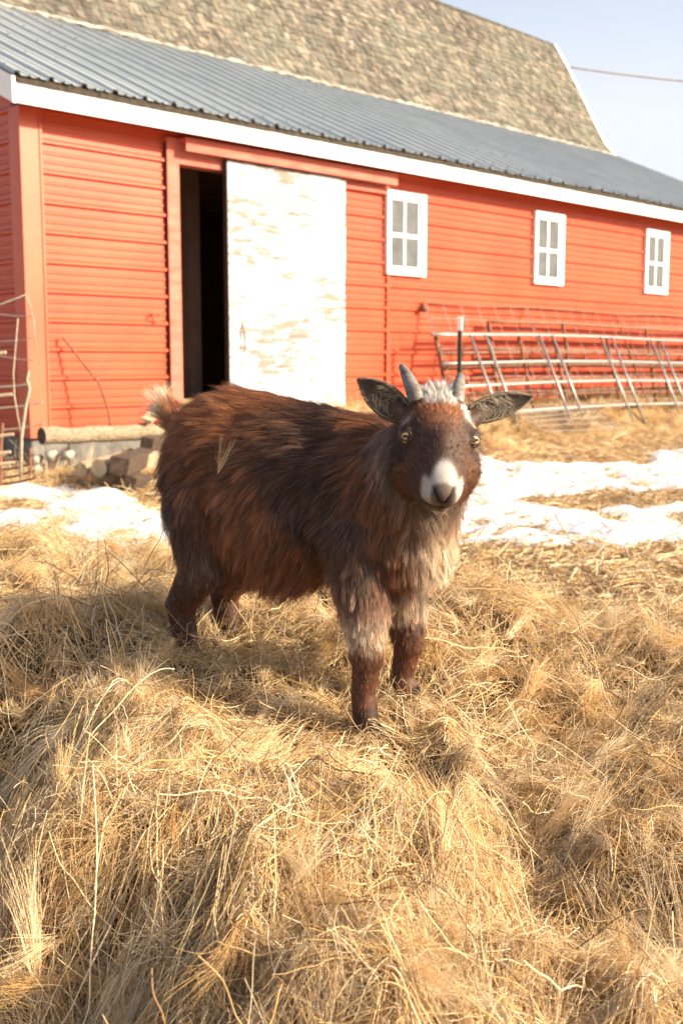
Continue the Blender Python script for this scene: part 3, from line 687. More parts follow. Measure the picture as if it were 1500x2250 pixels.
# primitives: ('c', p0, p1, r0, r1, region) round cones; ('e', centre, axes(3x3), radii, region)
BODY, LEGF, LEGH, HEAD, NECK, TAIL = range(6)
prims = []
def cone(p0, p1, r0, r1, reg): prims.append(('c', np.array(p0), np.array(p1), r0, r1, reg))
BX = np.stack([AX, LX, [0, 0, 1.]])
def ell(c, rad, reg, axes=BX): prims.append(('e', np.array(c), axes, np.array(rad), reg))
ell(G(-.06, 0, .680), (.160, .094, .116), BODY)
ell(G(-.19, 0, .678), (.180, .114, .142), BODY)
ell(G(-.305, 0, .712), (.135, .100, .130), BODY)
ell(G(-.345, 0, .660), (.085, .090, .12), BODY)
cone(G(-.01, 0, .745), G(-.30, 0, .788), .058, .058, BODY)
ell(G(.045, 0, .640), (.076, .074, .098), NECK)
ell(G(-.01, 0, .735), (.085, .062, .062), BODY)
cone(G(.0, 0, .68), H(0, -.055, -.035), .088, .058, NECK)
cone(G(.05, 0, .64), H(0, -.02, -.055), .066, .050, NECK)
for sd_, zf, zr, ka in ((-1, .305, .335, 0), (1, .335, .362, .02)):
    l = sd_*.060
    cone(G(-.01, l*.95, .62), G(.008, l, .50), .050, .036, LEGF)
    cone(G(.008, l, .50), G(.012+ka*.3, l*.98, .425), .036, .0255, LEGF)
    cone(G(.012+ka*.3, l*.98, .425), G(.004, l*.98, .365), .0235, .0185, LEGF)
    cone(G(.004, l*.98, .365), G(.012, l, zf+.015), .0195, .021, LEGF)
    cone(G(-.335, l*.8, .65), G(-.335, l*1.0, .545), .068, .042, LEGH)
    cone(G(-.330, l*1.05, .545), G(-.392, l, .465), .040, .027, LEGH)
    cone(G(-.392, l, .462), G(-.378, l, .395), .026, .020, LEGH)
    cone(G(-.378, l, .395), G(-.368, l, zr+.015), .020, .021, LEGH)
cone(G(-.425, 0, .775), G(-.475, 0, .815), .020, .012, TAIL)
HX = np.stack([hr_, hf_, ht_])
ell(H(0, -.012, .000), (.0580, .060, .055), HEAD, HX)
ell(H(0, -.030, .016), (.048, .040, .044), HEAD, HX)
ell(H(0, .016, -.026), (.053, .056, .047), HEAD, HX)
cone(H(0, .02, .000), H(0, .080, -.020), .046, .034, HEAD)
cone(H(0, .075, -.022), H(0, .096, -.026), .032, .027, HEAD)
for s_ in (-1, 1):
    ell(H(s_*.029, .004, -.038), (.033, .050, .040), HEAD, HX)
    cone(H(s_*.024, .03, -.05), H(s_*.011, .086, -.046), .028, .018, HEAD)
    ell(H(s_*.047, .012, .016), (.014, .020, .014), HEAD, HX)     # brow and orbit
    cone(H(s_*.016, .080, -.026), H(s_*.0115, .105, -.028), .0190, .0150, HEAD)   # muzzle sides
    cone(H(s_*.044, -.03, .020), H(s_*.060, -.036, .026), .018, .012, HEAD)   # ear roots
cone(H(0, .04, .022), H(0, .100, -.010), .021, .0135, HEAD)   # nasal bridge
cone(H(0, .060, -.054), H(0, .095, -.052), .022, .0150, HEAD)  # chin
def sdf(p, want_reg=False, only=None):
    best = np.full(len(p), 9.); reg = np.zeros(len(p), int)
    for q in prims:
        if q[0] == 'c':
            _, a, b, r0, r1, g_ = q; ab = b-a; t = np.clip(((p-a)@ab)/(ab@ab), 0, 1); d = np.linalg.norm(p-a-t[:, None]*ab, axis=1)-(r0+(r1-r0)*t)
        else:
            _, c, ax, rd, g_ = q; k = ((p-c)@ax.T)/rd; kl = np.linalg.norm(k, axis=1); d = (kl-1)*rd.min()*np.where(kl > 0, 1, 1)
        m = d < best; best[m] = d[m]; reg[m] = g_
    return best, reg
def prim_mesh(mb, q):
    bm_ = bmesh.new(); bmesh.ops.create_icosphere(bm_, subdivisions=4, radius=1)
    V = np.array([v.co[:] for v in bm_.verts]); Fc = [tuple(v.index for v in f.verts) for f in bm_.faces]; bm_.free()
    if q[0] == 'c':
        _, a, b, r0, r1, g_ = q; d = b-a; L = np.linalg.norm(d); d = d/L; k = V@d
        tt = (k > 0)[:, None]; V = np.where(tt, b+V*r1, a+V*r0)
    else:
        _, c, ax, rd, g_ = q; V = c+(V*rd)@ax
    mb.add(V.tolist(), Fc)
mb = MB()
for q in prims: prim_mesh(mb, q)
tmp = mb.build('goat_tmp', M['black'])
rm = tmp.modifiers.new('r', 'REMESH'); rm.mode = 'VOXEL'; rm.voxel_size = .0036; rm.use_smooth_shade = True
sm = tmp.modifiers.new('s', 'SMOOTH'); sm.iterations = 16; sm.factor = .5
dg = bpy.context.evaluated_depsgraph_get(); me = bpy.data.meshes.new_from_object(tmp.evaluated_get(dg)); bpy.data.objects.remove(tmp)
me.name = 'goat'
V = np.empty(len(me.vertices)*3, np.float32); me.vertices.foreach_get('co', V); V = V.reshape(-1, 3).astype(float)
def local(p): q = p-HO; return q@hr_, q@hf_, q@ht_
def bodyc(p): q = p-FW; return q@AX, q@LX, p[:, 2]
# sculpt the face: nostrils, mouth line, eye sockets
NV = np.empty(len(me.vertices)*3, np.float32); me.vertices.foreach_get('normal', NV); NV = NV.reshape(-1, 3).astype(float)
r_, f_, t_ = local(V)
EYE = [(-.0468, .0175, .0150), (.0468, .0175, .0150)]
dsp = np.zeros(len(V)); face_dark = np.zeros(len(V))
def curve_dist(pts, P3):
    best = np.full(len(P3), 9.)
    pts = np.array(pts)
    for a, b in zip(pts[:-1], pts[1:]):
        ab = b-a; t = np.clip(((P3-a)@ab)/(ab@ab), 0, 1); best = np.minimum(best, np.linalg.norm(P3-a-t[:, None]*ab, axis=1))
    return best
L3 = np.stack([r_, f_, t_], -1)
NOSTR = [[(s_*.0065, .135, -.026), (s_*.0105, .134, -.0195), (s_*.0165, .127, -.013)] for s_ in (-1, 1)]
MOUTH = [(-.036, .08, -.040), (-.026, .10, -.049), (-.014, .115, -.050), (0, .12, -.045), (.014, .115, -.050), (.026, .10, -.049), (.036, .08, -.040)]
PHIL = [(0, .136, -.024), (0, .133, -.040)]
def feat(P3):
    r, f, t = P3.T
    q2 = np.stack([np.abs(r), np.zeros_like(r), t], -1)
    dn = curve_dist([(.0035, 0, -.0350), (.0070, 0, -.0275), (.0135, 0, -.0185), (.0152, 0, -.0140)], q2)*1.25+np.where(f < .085, .1, 0)
    Q = P3.copy(); mo = curve_dist([(a, .12, c) for a, b, c in MOUTH], np.stack([r, np.full_like(r, .12), t], -1))+np.where(f < .07, .1, 0)
    ph = np.hypot(r, np.maximum(0, np.abs(t+.0405)-.0085))+np.where(f < .09, .1, 0)
    return dn, mo, ph
dn, mo, ph = feat(L3)
dsp -= .0055*np.exp(-(dn/.0036)**2)+.0030*np.exp(-(mo/.0026)**2)+.0018*np.exp(-(ph/.0016)**2)
for e in EYE: dsp -= .0035*np.exp(-(np.linalg.norm((L3-np.array(e)), axis=1)/.010)**4)
V2 = V+NV*dsp[:, None]; me.vertices.foreach_set('co', V2.astype(np.float32).ravel()); me.update()

def coat(p, reg, nz=None):
    """colour of the coat at surface points: (N,3) and a hair length factor"""
    N = len(p); a, l, z = bodyc(p); r, f, t = local(p)
    n1 = vnoise(a*1.0+l, z+l*.7, 9, 71); n2 = vnoise(a+l*.4, z, 26, 72)
    dark = np.array([.064, .029, .017]); red = np.array([.31, .128, .050]); blk = np.array([.020, .010, .008]); cream = np.array([.62, .47, .34]); gt = np.array([.23, .16, .12]); white = np.array([.62, .58, .53]); liver = np.array([.110, .050, .027])
    def mixc(c, d, w): w = np.clip(w, 0, 1)[:, None]; return c*(1-w)+d*w
    c = np.tile(dark, (N, 1))
    c = mixc(c, liver, sst(.35, .7, n1)*.8)
    c = mixc(c, red, sst(.72, .80, z)*sst(-.10, -.22, a)*(.55+.5*n1))        # rusty rump and back, with sunlit highlights mixed into the colour
    c = mixc(c, red, sst(.60, .50, z)*.30*(reg == BODY))
    c = mixc(c, blk, sst(.0, .06, a+.12)*sst(.80, .70, z)*sst(.56, .64, z)*(reg == BODY)*.5)
    c = mixc(c, np.array([.17, .105, .078]), sst(.45, .8, vnoise(a*1.2-z*.5, z*1.0+l, 14, 77))*sst(.72, .62, z)*.8)  # grey-brown streaks: sheen of the flank fur put into the colour
    c = mixc(c, red*.8, sst(.58, .66, vnoise(a+z*.6, z-l, 8, 79))*.6)
    # neck ruff and chest
    hd = np.sqrt((r/1.0)**2+((f+.02)/1.0)**2+(t/1.0)**2)
    q_ = a+.45*l
    ruff = (reg == NECK)*np.maximum(sst(.120, .088, hd), sst(.045, .095, q_)*sst(.76, .70, z))
    ruff = np.maximum(ruff, sst(.035, .085, q_)*sst(.70, .62, z)*(reg != HEAD))
    c = mixc(c, gt, ruff); c = mixc(c, cream, ruff*sst(.70, .62, z)*sst(.05, .105, q_))
    # legs
    lf = (reg == LEGF); lh = (reg == LEGH)
    legred = np.array([.125, .045, .020])
    c = mixc(c, cream, lf*sst(.425, .455, z)*sst(.535, .490, z)*(.6+.5*n2))
    c = mixc(c, gt, lf*sst(.49, .52, z)*sst(.60, .54, z)*.45)
    zz_ = z-.035*(l > 0); c = mixc(c, legred, lf*sst(.455, .430, zz_)); c = mixc(c, legred, lh*sst(.50, .44, z)*.8)
    c = mixc(c, blk, (lf | lh)*sst(.355, .335, z)*.8); c = mixc(c, blk, lh*sst(.47, .44, z)*(n1 < .5)*.3)
    # tail
    c = mixc(c, cream, (reg == TAIL)*sst(-.445, -.46, a))
    # head
    h = reg == HEAD; hc = np.tile(np.array([.062, .026, .014]), (N, 1)); fred = np.array([.34, .135, .050])
    hc = mixc(hc, fred, sst(.052, .015, np.abs(r))*sst(.045, .0, f)*.7+.2*n2)
    hc = mixc(hc, fred, sst(.035, .055, np.abs(r))*sst(.0, .05, f)*.22)
    ab = np.abs(r)
    brow = np.exp(-(((ab-.050)/.011)**2+((f+.004)/.009)**2))*(t > .004)    # pale brow
    hc = mixc(hc, np.array([.022, .012, .010]), sst(.026, .014, np.sqrt((ab-.049)**2+(f-.014)**2))*.7)
    hc = mixc(hc, np.array([.45, .36, .29]), brow*.95)
    crown = sst(.024, .016, np.abs(r+.001)-.10*np.maximum(0, t-.03))*sst(-.010, -.024, f-.9*(t-.045))*(t > .02)
    crown = np.maximum(crown, sst(.012, .007, np.hypot((r-.036), (f+.012)*.5))*(t > .02))
    hc = mixc(hc, white, crown)
    blz = sst(.014, .001, np.abs(r-.001)-.000-np.maximum(0, f-.082)*.60)*sst(.077, .092, f)*(t > -.030)
    blz = np.maximum(blz, sst(.088, .097, f)*sst(-.046, -.036, t)*sst(.012, .016, ab)*sst(.034, .026, ab)*sst(.000, -.010, t))
    hc = mixc(hc, white, blz)
    nose = sst(.0215, .0170, np.hypot(ab*.98, (t+.0235)*1.0))*sst(.086, .095, f)
    nose = np.maximum(nose, .75*sst(.018, .012, np.abs(t+.046))*sst(.078, .090, f)*sst(.028, .018, ab))
    hc = mixc(hc, np.array([.105, .078, .062]), nose*(.85+.25*n2))
    chin = sst(.014, .008, ab)*sst(-.054, -.058, t)*sst(.08, .09, f); hc = mixc(hc, white*.8, chin)
    dj = sst(-.046, -.056, t)*sst(.05, .08, f)*(1-chin); hc = mixc(hc, np.array([.10, .06, .045]), dj*.6)
    jaw = sst(-.055, -.075, t)*sst(.07, .03, f); hc = mixc(hc, liver, jaw)
    hc = mixc(hc, gt, sst(-.035, -.060, f)*sst(.01, -.02, t)*.9)
    hc = mixc(hc, np.array([.10, .062, .042]), sst(.050, .060, ab)*sst(-.012, -.026, f)*(t > 0)*.8)
    c = np.where(h[:, None], hc, c)
    return c, nose*h
dcol, reg = sdf(V); reg_v = reg
cv, nosev = coat(V, reg)
skin = cv*.55
skin = np.where(nosev[:, None] > .4, cv, skin)
dk = np.clip(np.exp(-(dn/.0036)**2)*1.2+np.exp(-(mo/.0022)**2)+.7*np.exp(-(ph/.0014)**2), 0, 1)[:, None]*(reg == HEAD)[:, None]
skin = skin*(1-dk)+np.array([.012, .007, .006])*dk
def goat_skin_mat():
    t = NT('goat_hide'); at = t.node('ShaderNodeAttribute', attribute_name='col'); f = t.noise(420, t.coord(), 4); t.bump(f, .35, .002)
    return t.out(at.outputs['Color'], .6, 0, .3)
M['hide'] = goat_skin_mat()
at = me.color_attributes.new('col', 'FLOAT_COLOR', 'POINT'); c4 = np.ones((len(V), 4), np.float32); c4[:, :3] = skin; at.data.foreach_set('color', c4.ravel())
me.materials.clear(); me.materials.append(M['hide'])
goat = bpy.data.objects.new('goat', me); COL.objects.link(goat)
tag(goat, 'shaggy brown young goat with short horns and white muzzle standing on the hay', 'goat')

# eyes
def eye_mat():
    t = NT('goat_eye'); tc = t.node('ShaderNodeTexCoord'); sp = t.node('ShaderNodeSeparateXYZ'); t.l.new(tc.outputs['Object'], sp.inputs[0])
    def m_(op, a, b=None):
        q = t.node('ShaderNodeMath', operation=op)
        for i, v in enumerate((a, b)):
            if v is None: continue
            if isinstance(v, bpy.types.NodeSocket): t.l.new(v, q.inputs[i])
            else: q.inputs[i].default_value = v
        return q.outputs[0]
    x, y = sp.outputs[0], sp.outputs[1]
    px = m_('DIVIDE', m_('ABSOLUTE', x), .0056); py = m_('DIVIDE', m_('ABSOLUTE', m_('SUBTRACT', y, .0002)), .0021)
    pup = m_('LESS_THAN', m_('ADD', m_('POWER', px, 4.0), m_('POWER', py, 3.0)), 1.0)
    rr = m_('SQRT', m_('ADD', m_('MULTIPLY', x, x), m_('MULTIPLY', y, y)))
    iris = t.ramp(m_('MULTIPLY', rr, 92.0), [(.30, (.60, .33, .11)), (.62, (.72, .45, .20)), (.90, (.55, .32, .13)), (1.0, (.16, .08, .035))])
    c = t.mix(pup, iris, (.006, .005, .008))
    t.b.inputs['Coat Weight'].default_value = .12; t.b.inputs['Coat Roughness'].default_value = .03
    return t.out(c, .25, 0, .5)
M['eye'] = eye_mat()
M['lid'] = mat_noisy('dark_eyelid', (.03, .016, .011), (.06, .034, .024), 200, .5, 0, .1)
for e in EYE:
    s_ = 1 if e[0] > 0 else -1
    c0 = H(*e)
    look = nrm(np.array([s_*.42, -.86, .10])+hf_*.05)
    zax = Vector(look); xax = Vector(nrm(hr_-look*(hr_@look))); yax = zax.cross(xax)
    bm_ = bmesh.new(); bmesh.ops.create_uvsphere(bm_, u_segments=32, v_segments=24, radius=.0122)
    me_ = bpy.data.meshes.new('eye'); bm_.to_mesh(me_); bm_.free(); me_.polygons.foreach_set('use_smooth', [True]*len(me_.polygons)); me_.materials.append(M['eye'])
    eo = bpy.data.objects.new('eye', me_); COL.objects.link(eo); eo.parent = goat
    eo.matrix_local = Matrix.Translation(Vector(c0)) @ Matrix((xax, yax, zax)).transposed().to_4x4()
    # lids: almond ring hugging the ball
    mb = MB(); ring = []
    for k in range(33):
        a = 2*math.pi*k/32; x = .0086*math.cos(a); y = .0068*math.sin(a)*(1-.15*math.cos(a)*s_)+.0006
        zz = math.sqrt(max(1e-9, .0128**2-x*x-y*y))
        ring.append(Vector(c0)+xax*x+yax*y+zax*zz)
    mb.tube(ring, .0013, 8, cap=False); lo = mb.build('eyelid', M['lid'], goat, smooth=True)
    up = MB(); pr = []     # skin around the eye
    for k in range(33):
        a = 2*math.pi*k/32; x = .0138*math.cos(a); y = .0122*math.sin(a); pr.append(Vector(c0)+xax*x+yax*y+zax*(.0045))
    n0 = len(ring); up.add([*ring, *pr], [(i, i+1, n0+i+1, n0+i) for i in range(32)]); up.build('eye_rim', M['lid'], goat, smooth=True)

# horns
def horn_mat():
    t = NT('horn'); w = t.node('ShaderNodeTexWave', wave_type='BANDS', bands_direction='Z'); t.l.new(t.coord(), w.inputs[0]); w.inputs['Scale'].default_value = 42; w.inputs['Distortion'].default_value = 3.5; w.inputs['Detail'].default_value = 3
    f = t.noise(70, t.coord(), 5); c = t.ramp(f, [(.3, (.085, .072, .062)), (.7, (.21, .18, .15))]); t.bump(w.outputs['Fac'], .25, .0015)
    return t.out(c, .55, 0, .4)
M['horn'] = horn_mat()
def pxd(x, y, Y): return np.array(pz(x, y, Y))
def horn(pts, rads):
    P_ = [Vector(p) for p in pts]; k = 14; out = []; rr = []
    for i in range(k+1):
        t = i/k; a = (P_[0]*(1-t)**2+P_[1]*2*t*(1-t)+P_[2]*t*t); out.append(a); rr.append(rads[0]*(1-t**1.5)+rads[1]*t); 
    rr[-1] *= .55; out.append(out[-1]+(out[-1]-out[-2]).normalized()*.0015); rr.append(.0008)
    MB().tube(out, rr, 20).build('horn', M['horn'], goat, smooth=True)
horn([pxd(917, 885, 1.695), pxd(900, 832, 1.715), pxd(880, 802, 1.75)], (.0126, .0042))
horn([pxd(1002, 890, 1.695), pxd(1008, 845, 1.72), pxd(1012, 822, 1.755)], (.0112, .0052))

# hooves
M['hoof'] = mat_noisy('dark_hoof', (.03, .022, .018), (.07, .05, .04), 60, .5, 0, .2)
for a, l, zz in ((.020, -.06, .305), (.020, .06, .335), (-.360, -.06, .335), (-.360, .06, .362)):
    mb = MB()
    for q in (-1, 1):
        vs = []; 
        for zt, sc_ in ((zz-.012, 1.0), (zz+.018, .80)):
            for x_, y_ in ((-.018, .002), (-.014, .013), (.008, .013), (.024, .004), (.022, .0015), (-.018, .0012)):
                vs.append(G(a+x_*sc_, l+q*y_*sc_, zt))
        mb.add([v.tolist() for v in vs], [(0, 1, 2, 3, 4, 5), (6, 7, 8, 9, 10, 11)]+[(i, (i+1) % 6, 6+(i+1) % 6, 6+i) for i in range(6)])
    mb.build('hoof', M['hoof'], goat)

# ears
def ear_mat():
    t = NT('ear_skin'); f = t.noise(60, t.coord(), 4); c = t.ramp(f, [(.3, (.05, .033, .024)), (.7, (.13, .09, .065))]); return t.out(c, .7, 0, .2)
M['ear'] = ear_mat()
ears = []
def ear(base, tip, side, nrmv, wmax, curl):
    base = np.array(base); tip = np.array(tip); ax = tip-base; L = np.linalg.norm(ax); ax = ax/L
    side = nrm(side-ax*(side@ax)); nv = np.cross(ax, side); nv = nv if nv@nrmv > 0 else -nv
    nu, nvv = 22, 15; P = np.zeros((nu, nvv, 3))
    for i in range(nu):
        t = i/(nu-1); w = wmax*(math.sin(math.pi*(t*.70+.20))**.8)*(1-t**7)**.5; w = max(w, .0015)
        for j in range(nvv):
            v = j/(nvv-1)*2-1; cup = curl*(1-.45*t)
            ang = v*cup
            P[i, j] = base+ax*(L*t)+side*(w*math.sin(ang)/math.sin(min(cup, 1.5)))+nv*(-w*.9*(math.cos(ang)-math.cos(cup)))+nv*(.010*t*t)
    mb = MB(); V_ = P.reshape(-1, 3).tolist(); f = [(i*nvv+j, i*nvv+j+1, (i+1)*nvv+j+1, (i+1)*nvv+j) for i in range(nu-1) for j in range(nvv-1)]
    mb.add(V_, f); o = mb.build('ear', M['ear'], goat, smooth=True)
    sd2 = o.modifiers.new('solid', 'SOLIDIFY'); sd2.thickness = .0035; sd2.offset = 0
    ears.append((P, ax, side, nv, L, o))
ear(pxd(890, 914, 1.70), pxd(794, 838, 1.735), np.array([-.45, 0, -.9]), np.array([-.10, -1, .1]), .0235, 1.15)
ear(pxd(1032, 912, 1.70), pxd(1157, 873, 1.745), np.array([.1, 0, -1.]), np.array([.15, -1, -.10]), .0195, 1.2)

# ---- fur
def fur_mat(name, rough=.42, spec=.6):
    t = NT(name); a = t.node('ShaderNodeAttribute', attribute_name='col'); t.out(a.outputs['Color'], rough, 0, spec)
    tr = t.node('ShaderNodeBsdfTranslucent'); t.l.new(a.outputs['Color'], tr.inputs[0])
    mx = t.node('ShaderNodeMixShader', i_0=.22); t.l.new(t.b.outputs[0], mx.inputs[1]); t.l.new(tr.outputs[0], mx.inputs[2]); t.l.new(mx.outputs[0], t.n['Material Output'].inputs[0])
    return t.m
M['fur'] = fur_mat('goat_fur', .40); M['facefur'] = fur_mat('goat_face_fur', .5, .3)
me.calc_loop_triangles(); T = np.empty(len(me.loop_triangles)*3, np.int32); me.loop_triangles.foreach_get('vertices', T); T = T.reshape(-1, 3)
me.vertices.foreach_get('normal', nvbuf := np.empty(len(me.vertices)*3, np.float32)); NV2 = nvbuf.reshape(-1, 3).astype(float)
tri_c = V2[T].mean(1); area = np.linalg.norm(np.cross(V2[T[:, 1]]-V2[T[:, 0]], V2[T[:, 2]]-V2[T[:, 0]]), axis=1)*.5
treg = reg_v[T[:, 0]]
wgt = area*np.select([treg == HEAD, treg == LEGF, treg == LEGH, treg == NECK], [3.2, 1.3, 1.2, 1.2], 1.0)
ci = None
def sample(N, mask=None):
    w = wgt*(mask if mask is not None else 1); w = w/w.sum(); ti = rng.choice(len(T), N, p=w)
    b = rng.random((N, 2)); fl = b.sum(1) > 1; b[fl] = 1-b[fl]; b = np.column_stack([1-b.sum(1), b])
    P = (V2[T[ti]]*b[:, :, None]).sum(1); Nn = nrm((NV2[T[ti]]*b[:, :, None]).sum(1)); return P, Nn, treg[ti]
from mathutils import kdtree
def fur(name, N, lenscale=1.0, rad=.00022, clumps=14, K=6, clump_s=.6, mask=None, flyaway=.04):
    P, Nn, rg = sample(N, mask); _, rg2 = sdf(P); rg = rg2
    a, l, z = bodyc(P); r, f, t = local(P)
    down = np.array([0, 0, -1.])
    def comb_at(P, rg, a, l, z, r, f, t):
        back = -AX+np.array([0, 0, -.15])
        hgt = sst(.62, .80, z)[:, None]
        cb = hgt*(back)+(1-hgt)*(down*1.0-AX*.45)
        rump = sst(-.33, -.42, a)[:, None]; cb = cb*(1-rump)+rump*(down*1.0-AX*.3)
        cb = np.where((rg == NECK)[:, None], down*1.0-AX*.45+AX*.0, cb)
        fr = sst(.0, .07, a)[:, None]*(rg == NECK)[:, None]; cb = cb*(1-fr)+fr*(down*1.0+AX*.12)
        cb = np.where(((rg == LEGF) | (rg == LEGH))[:, None], down-AX*.12, cb)
        cb = np.where((rg == TAIL)[:, None], -AX*.7+np.array([0, 0, 1.1]), cb)
        # head: sweeps from the nose up over the brow, sideways on cheeks
        hc = -hf_[None]*1.0+hr_[None]*(r/.05)[:, None]*.55+ht_[None]*(-.15)
        low = sst(-.015, -.045, t)[:, None]; hc = hc*(1-low)+low*(-hf_[None]*.55+hr_[None]*(r/.05)[:, None]*.5+down*.9)
        cb = np.where((rg == HEAD)[:, None], hc, cb)
        wv = noise3(a*1.0+l*.6, z+l*.4, 11, 91)*.38+noise3(a+l*.5, z, 28, 95)*.22
        wv = wv*np.where(rg == HEAD, .35, 1.0)[:, None]
        return cb+wv
    cb = comb_at(P, rg, a, l, z, r, f, t); cb = cb-Nn*(cb*Nn).sum(1, keepdims=True)*.9; cb = nrm(cb)
    # lengths
    L = np.full(N, .050)
    L = np.where(rg == BODY, .046+.030*sst(.62, .54, z)+.008*sst(.78, .82, z)-.0*z, L)
    L = np.where(rg == BODY, L+.012*sst(-.36, -.42, a), L)
    L = np.where(rg == NECK, .046-.016*sst(.60, .54, z), L); L = np.where(rg == BODY, L-.018*sst(-.16, -.04, a)*sst(.62, .56, z), L)
    L = np.where(rg == LEGF, .010+.022*sst(.41, .54, z)+.010*sst(.52, .58, z), L); L = np.where(rg == LEGH, .010+.032*sst(.49, .60, z), L)
    L = np.where(rg == TAIL, .055, L)
    hl = .0060+.009*sst(.03, -.02, f)*(1-sst(.030, .042, np.abs(r)))+.022*sst(-.032, -.048, f)*(t > -.01)+.020*sst(-.045, -.070, t)*sst(.10, .04, f)+.010*sst(-.03, -.06, f)
    hl = hl+.010*sst(.040, .056, np.abs(r))*sst(.0, -.025, t)*sst(.06, .03, f)
    hl = hl+.008*sst(-.048, -.056, t)*sst(.09, .10, f)
    ab = np.abs(r); hl = hl+.004*sst(.045, .06, ab)*(f > -.01)*sst(0, -.03, t)
    hl = hl*(1-.60*sst(.075, .11, f))
    L = np.where(rg == HEAD, hl, L)
    # short transition on the neck against the jaw
    L = L*rng.uniform(.65, 1.12, N)*lenscale
    c, nose = coat(P, rg)
    keep = np.ones(N, bool)
    keep &= ~((nose > .45) & (rng.random(N) < .93))
    dn_, mo_, ph_ = feat(np.stack([r, f, t], -1)); keep &= ~((rg == HEAD) & ((dn_ < .0042) | (mo_ < .0016)))
    for e in EYE: keep &= ~((rg == HEAD) & (np.linalg.norm(np.stack([r, f, t], -1)-np.array([e[0]*1.05, e[1], e[2]+.002]), axis=1) < .0108))
    keep &= ~((z < .345) & ((rg == LEGF) | (rg == LEGH)) & (Nn[:, 2] < -.5))
    P, Nn, rg, a, l, z, r, f, t, cb, L, c = [q[keep] for q in (P, Nn, rg, a, l, z, r, f, t, cb, L, c)]; N = len(P)
    lift = np.select([rg == HEAD, rg == BODY, rg == NECK, rg == TAIL], [.26, .55, .42, .5], .28)
    lift = np.where((rg == HEAD) & (f < -.035) & (t > 0), .85, lift)
    lift = lift+rng.normal(0, .07, N)
    d0 = nrm(cb+Nn*lift[:, None]*1.2+rvec(N, .07)); d1 = nrm(cb+Nn*.20+down*np.where(rg == HEAD, .0, .38)[:, None]+rvec(N, .10))
    tt = np.linspace(0, 1, K)
    pts = np.zeros((N, K, 3)); pts[:, 0] = P-Nn*.001
    for k in range(1, K):
        w = tt[k]; d = nrm(d0*(1-w)+d1*w+rvec(N, .05)); pts[:, k] = pts[:, k-1]+d*(L/(K-1))[:, None]
    # clumping
    nc = max(50, N//clumps); idc = rng.choice(N, nc, replace=False)
    kd = kdtree.KDTree(nc)
    for i, q in enumerate(idc): kd.insert(P[q], i)
    kd.balance(); own = np.array([kd.find(p)[1] for p in P])
    cdir = (rvec(nc, .16)[:, None]*tt[None, :, None]**1.5*L[idc][:, None, None]); cp = pts[idc[own]]+cdir[own]; cs = (clump_s*rng.uniform(.6, 1.1, nc)[own])[:, None, None]*(tt[None, :, None]**1.4)
    cs = np.where((rg == HEAD)[:, None, None], cs*.8, cs); cs = np.where(((rg == LEGF) | (rg == LEGH))[:, None, None] & (P[:, 2] < .46)[:, None, None], cs*.5, cs)
    same = (np.linalg.norm(P-P[idc[own]], axis=1) < .02)[:, None, None]; offs = (P-P[idc[own]])[:, None]*.25
    pts = np.where(same, pts*(1-cs)+(cp+offs)*cs, pts)
    ctint = np.exp(rng.normal(0, .36, (nc, 1)))[own]; ctint = np.where((rg == HEAD)[:, None], ctint**.8, ctint); c = c*ctint*np.exp(rng.normal(0, .42, (N, 1)))
    redt = rng.random((N, 1)) < .14; c = np.where(redt, c*np.array([1.6, 1.3, 1.1]), c); frost = (rng.random((N, 1)) < .20) & (c[:, :1] < .3); c = np.where(frost, c*.5+np.array([.17, .115, .085]), c); c = np.clip(c, 0, .92)
    rads = rad*np.select([rg == HEAD, (rg == LEGF) | (rg == LEGH)], [.72, .85], 1.0)*rng.uniform(.7, 1.25, N)
    return hair(name, pts, rads, c, M['facefur' if name == 'head_fur' else 'fur'], goat, .22)
FN = 1.0
fur('fur', int(200000*FN), .62, .00026, clumps=14, clump_s=.35)          # undercoat
fur('fur', int(170000*FN), 1.08, .00027, clumps=20, K=7, clump_s=.62)      # guard hair
headmask = (treg == HEAD).astype(float)
fur('head_fur', int(60000*FN), 1.25, .00030, clumps=16, K=5, clump_s=.7, mask=headmask)
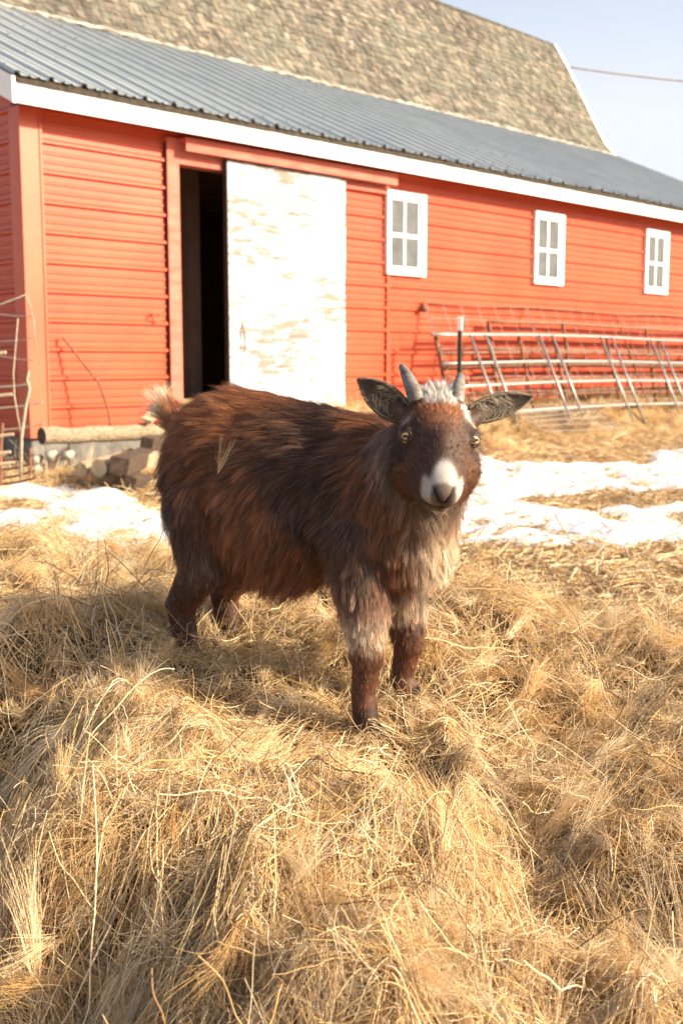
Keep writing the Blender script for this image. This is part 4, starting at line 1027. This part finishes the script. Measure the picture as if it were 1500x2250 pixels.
# ear fur
def ear_fur(E_, N, seed):
    P, ax, side, nv, L, o = E_; nu, nvv = P.shape[:2]
    uu = rng.random(N); vv = rng.random(N); inner = rng.random(N) < .55
    i = np.minimum((uu*(nu-1)).astype(int), nu-2); j = np.minimum((vv*(nvv-1)).astype(int), nvv-2); fu = (uu*(nu-1)-i)[:, None]; fv = (vv*(nvv-1)-j)[:, None]
    p = P[i, j]*(1-fu)*(1-fv)+P[i+1, j]*fu*(1-fv)+P[i, j+1]*(1-fu)*fv+P[i+1, j+1]*fu*fv
    nn = nrm(np.cross(P[i+1, j]-P[i, j], P[i, j+1]-P[i, j])); s_ = np.sign((nn*nv).sum(1, keepdims=True)); nn = nn*s_
    nn = np.where(inner[:, None], nn, -nn)
    edge = np.abs(vv*2-1); K = 5; tt = np.linspace(0, 1, K)
    longin = inner & (edge > .25) & (edge < .92) & (uu > .10) & (uu < .80) & (rng.random(N) < .10) & (uu < .65)
    LL = np.where(longin, rng.uniform(.008, .020, N), rng.uniform(.003, .006, N))
    toward = -side[None]*np.sign(vv*2-1)[:, None]
    d = nrm(np.where(longin[:, None], toward*.9+ax*.35+nn*.45, ax*1.0+nn*.35)+rvec(N, .60))
    d2 = nrm(np.where(longin[:, None], toward*.6+ax*.8+nn*.1, ax+nn*.1)+rvec(N, .15))
    pts = np.zeros((N, K, 3)); pts[:, 0] = p+nn*.0016
    for k in range(1, K): pts[:, k] = pts[:, k-1]+nrm(d*(1-tt[k])+d2*tt[k])*(LL/(K-1))[:, None]
    cin = np.array([.055, .038, .027]); cl = np.array([.40, .33, .25]); cb = np.array([.20, .135, .085]); ce = np.array([.30, .23, .15])
    c = np.where(longin[:, None], cl, np.where(inner[:, None], cin, cb)); c = np.where((edge > .85)[:, None] & ~longin[:, None], ce, c)
    c = c*rng.uniform(.6, 1.4, (N, 1))
    return hair('ear_fur', pts, np.where(longin, .00030, .00024), np.clip(c, 0, .9), M['fur'], o, .3)
for k, E_ in enumerate(ears): ear_fur(E_, 9000, k)
# a dry grass head caught on the flank
def pick(px_, py_, Y):
    return pxd(px_, py_, Y)
N = 16; base = pxd(478, 1042, 1.86); tipd = nrm(pxd(500, 965, 1.86)-base); dd = nrm(tipd+rvec(N, .16)); LL = rng.uniform(.025, .075, N); tt = np.linspace(0, 1, 5)[None, :, None]
pts = base+dd[:, None]*LL[:, None, None]*tt+rvec(N, .006)[:, None]*tt*tt
tag(hair('grass_head', pts, np.full(N, .00022), FLUFFC[rng.integers(0, 4, N)]*.85, M['fluff'], None, .4), 'dry wispy grass head caught in the fur on the goat flank', 'grass head')
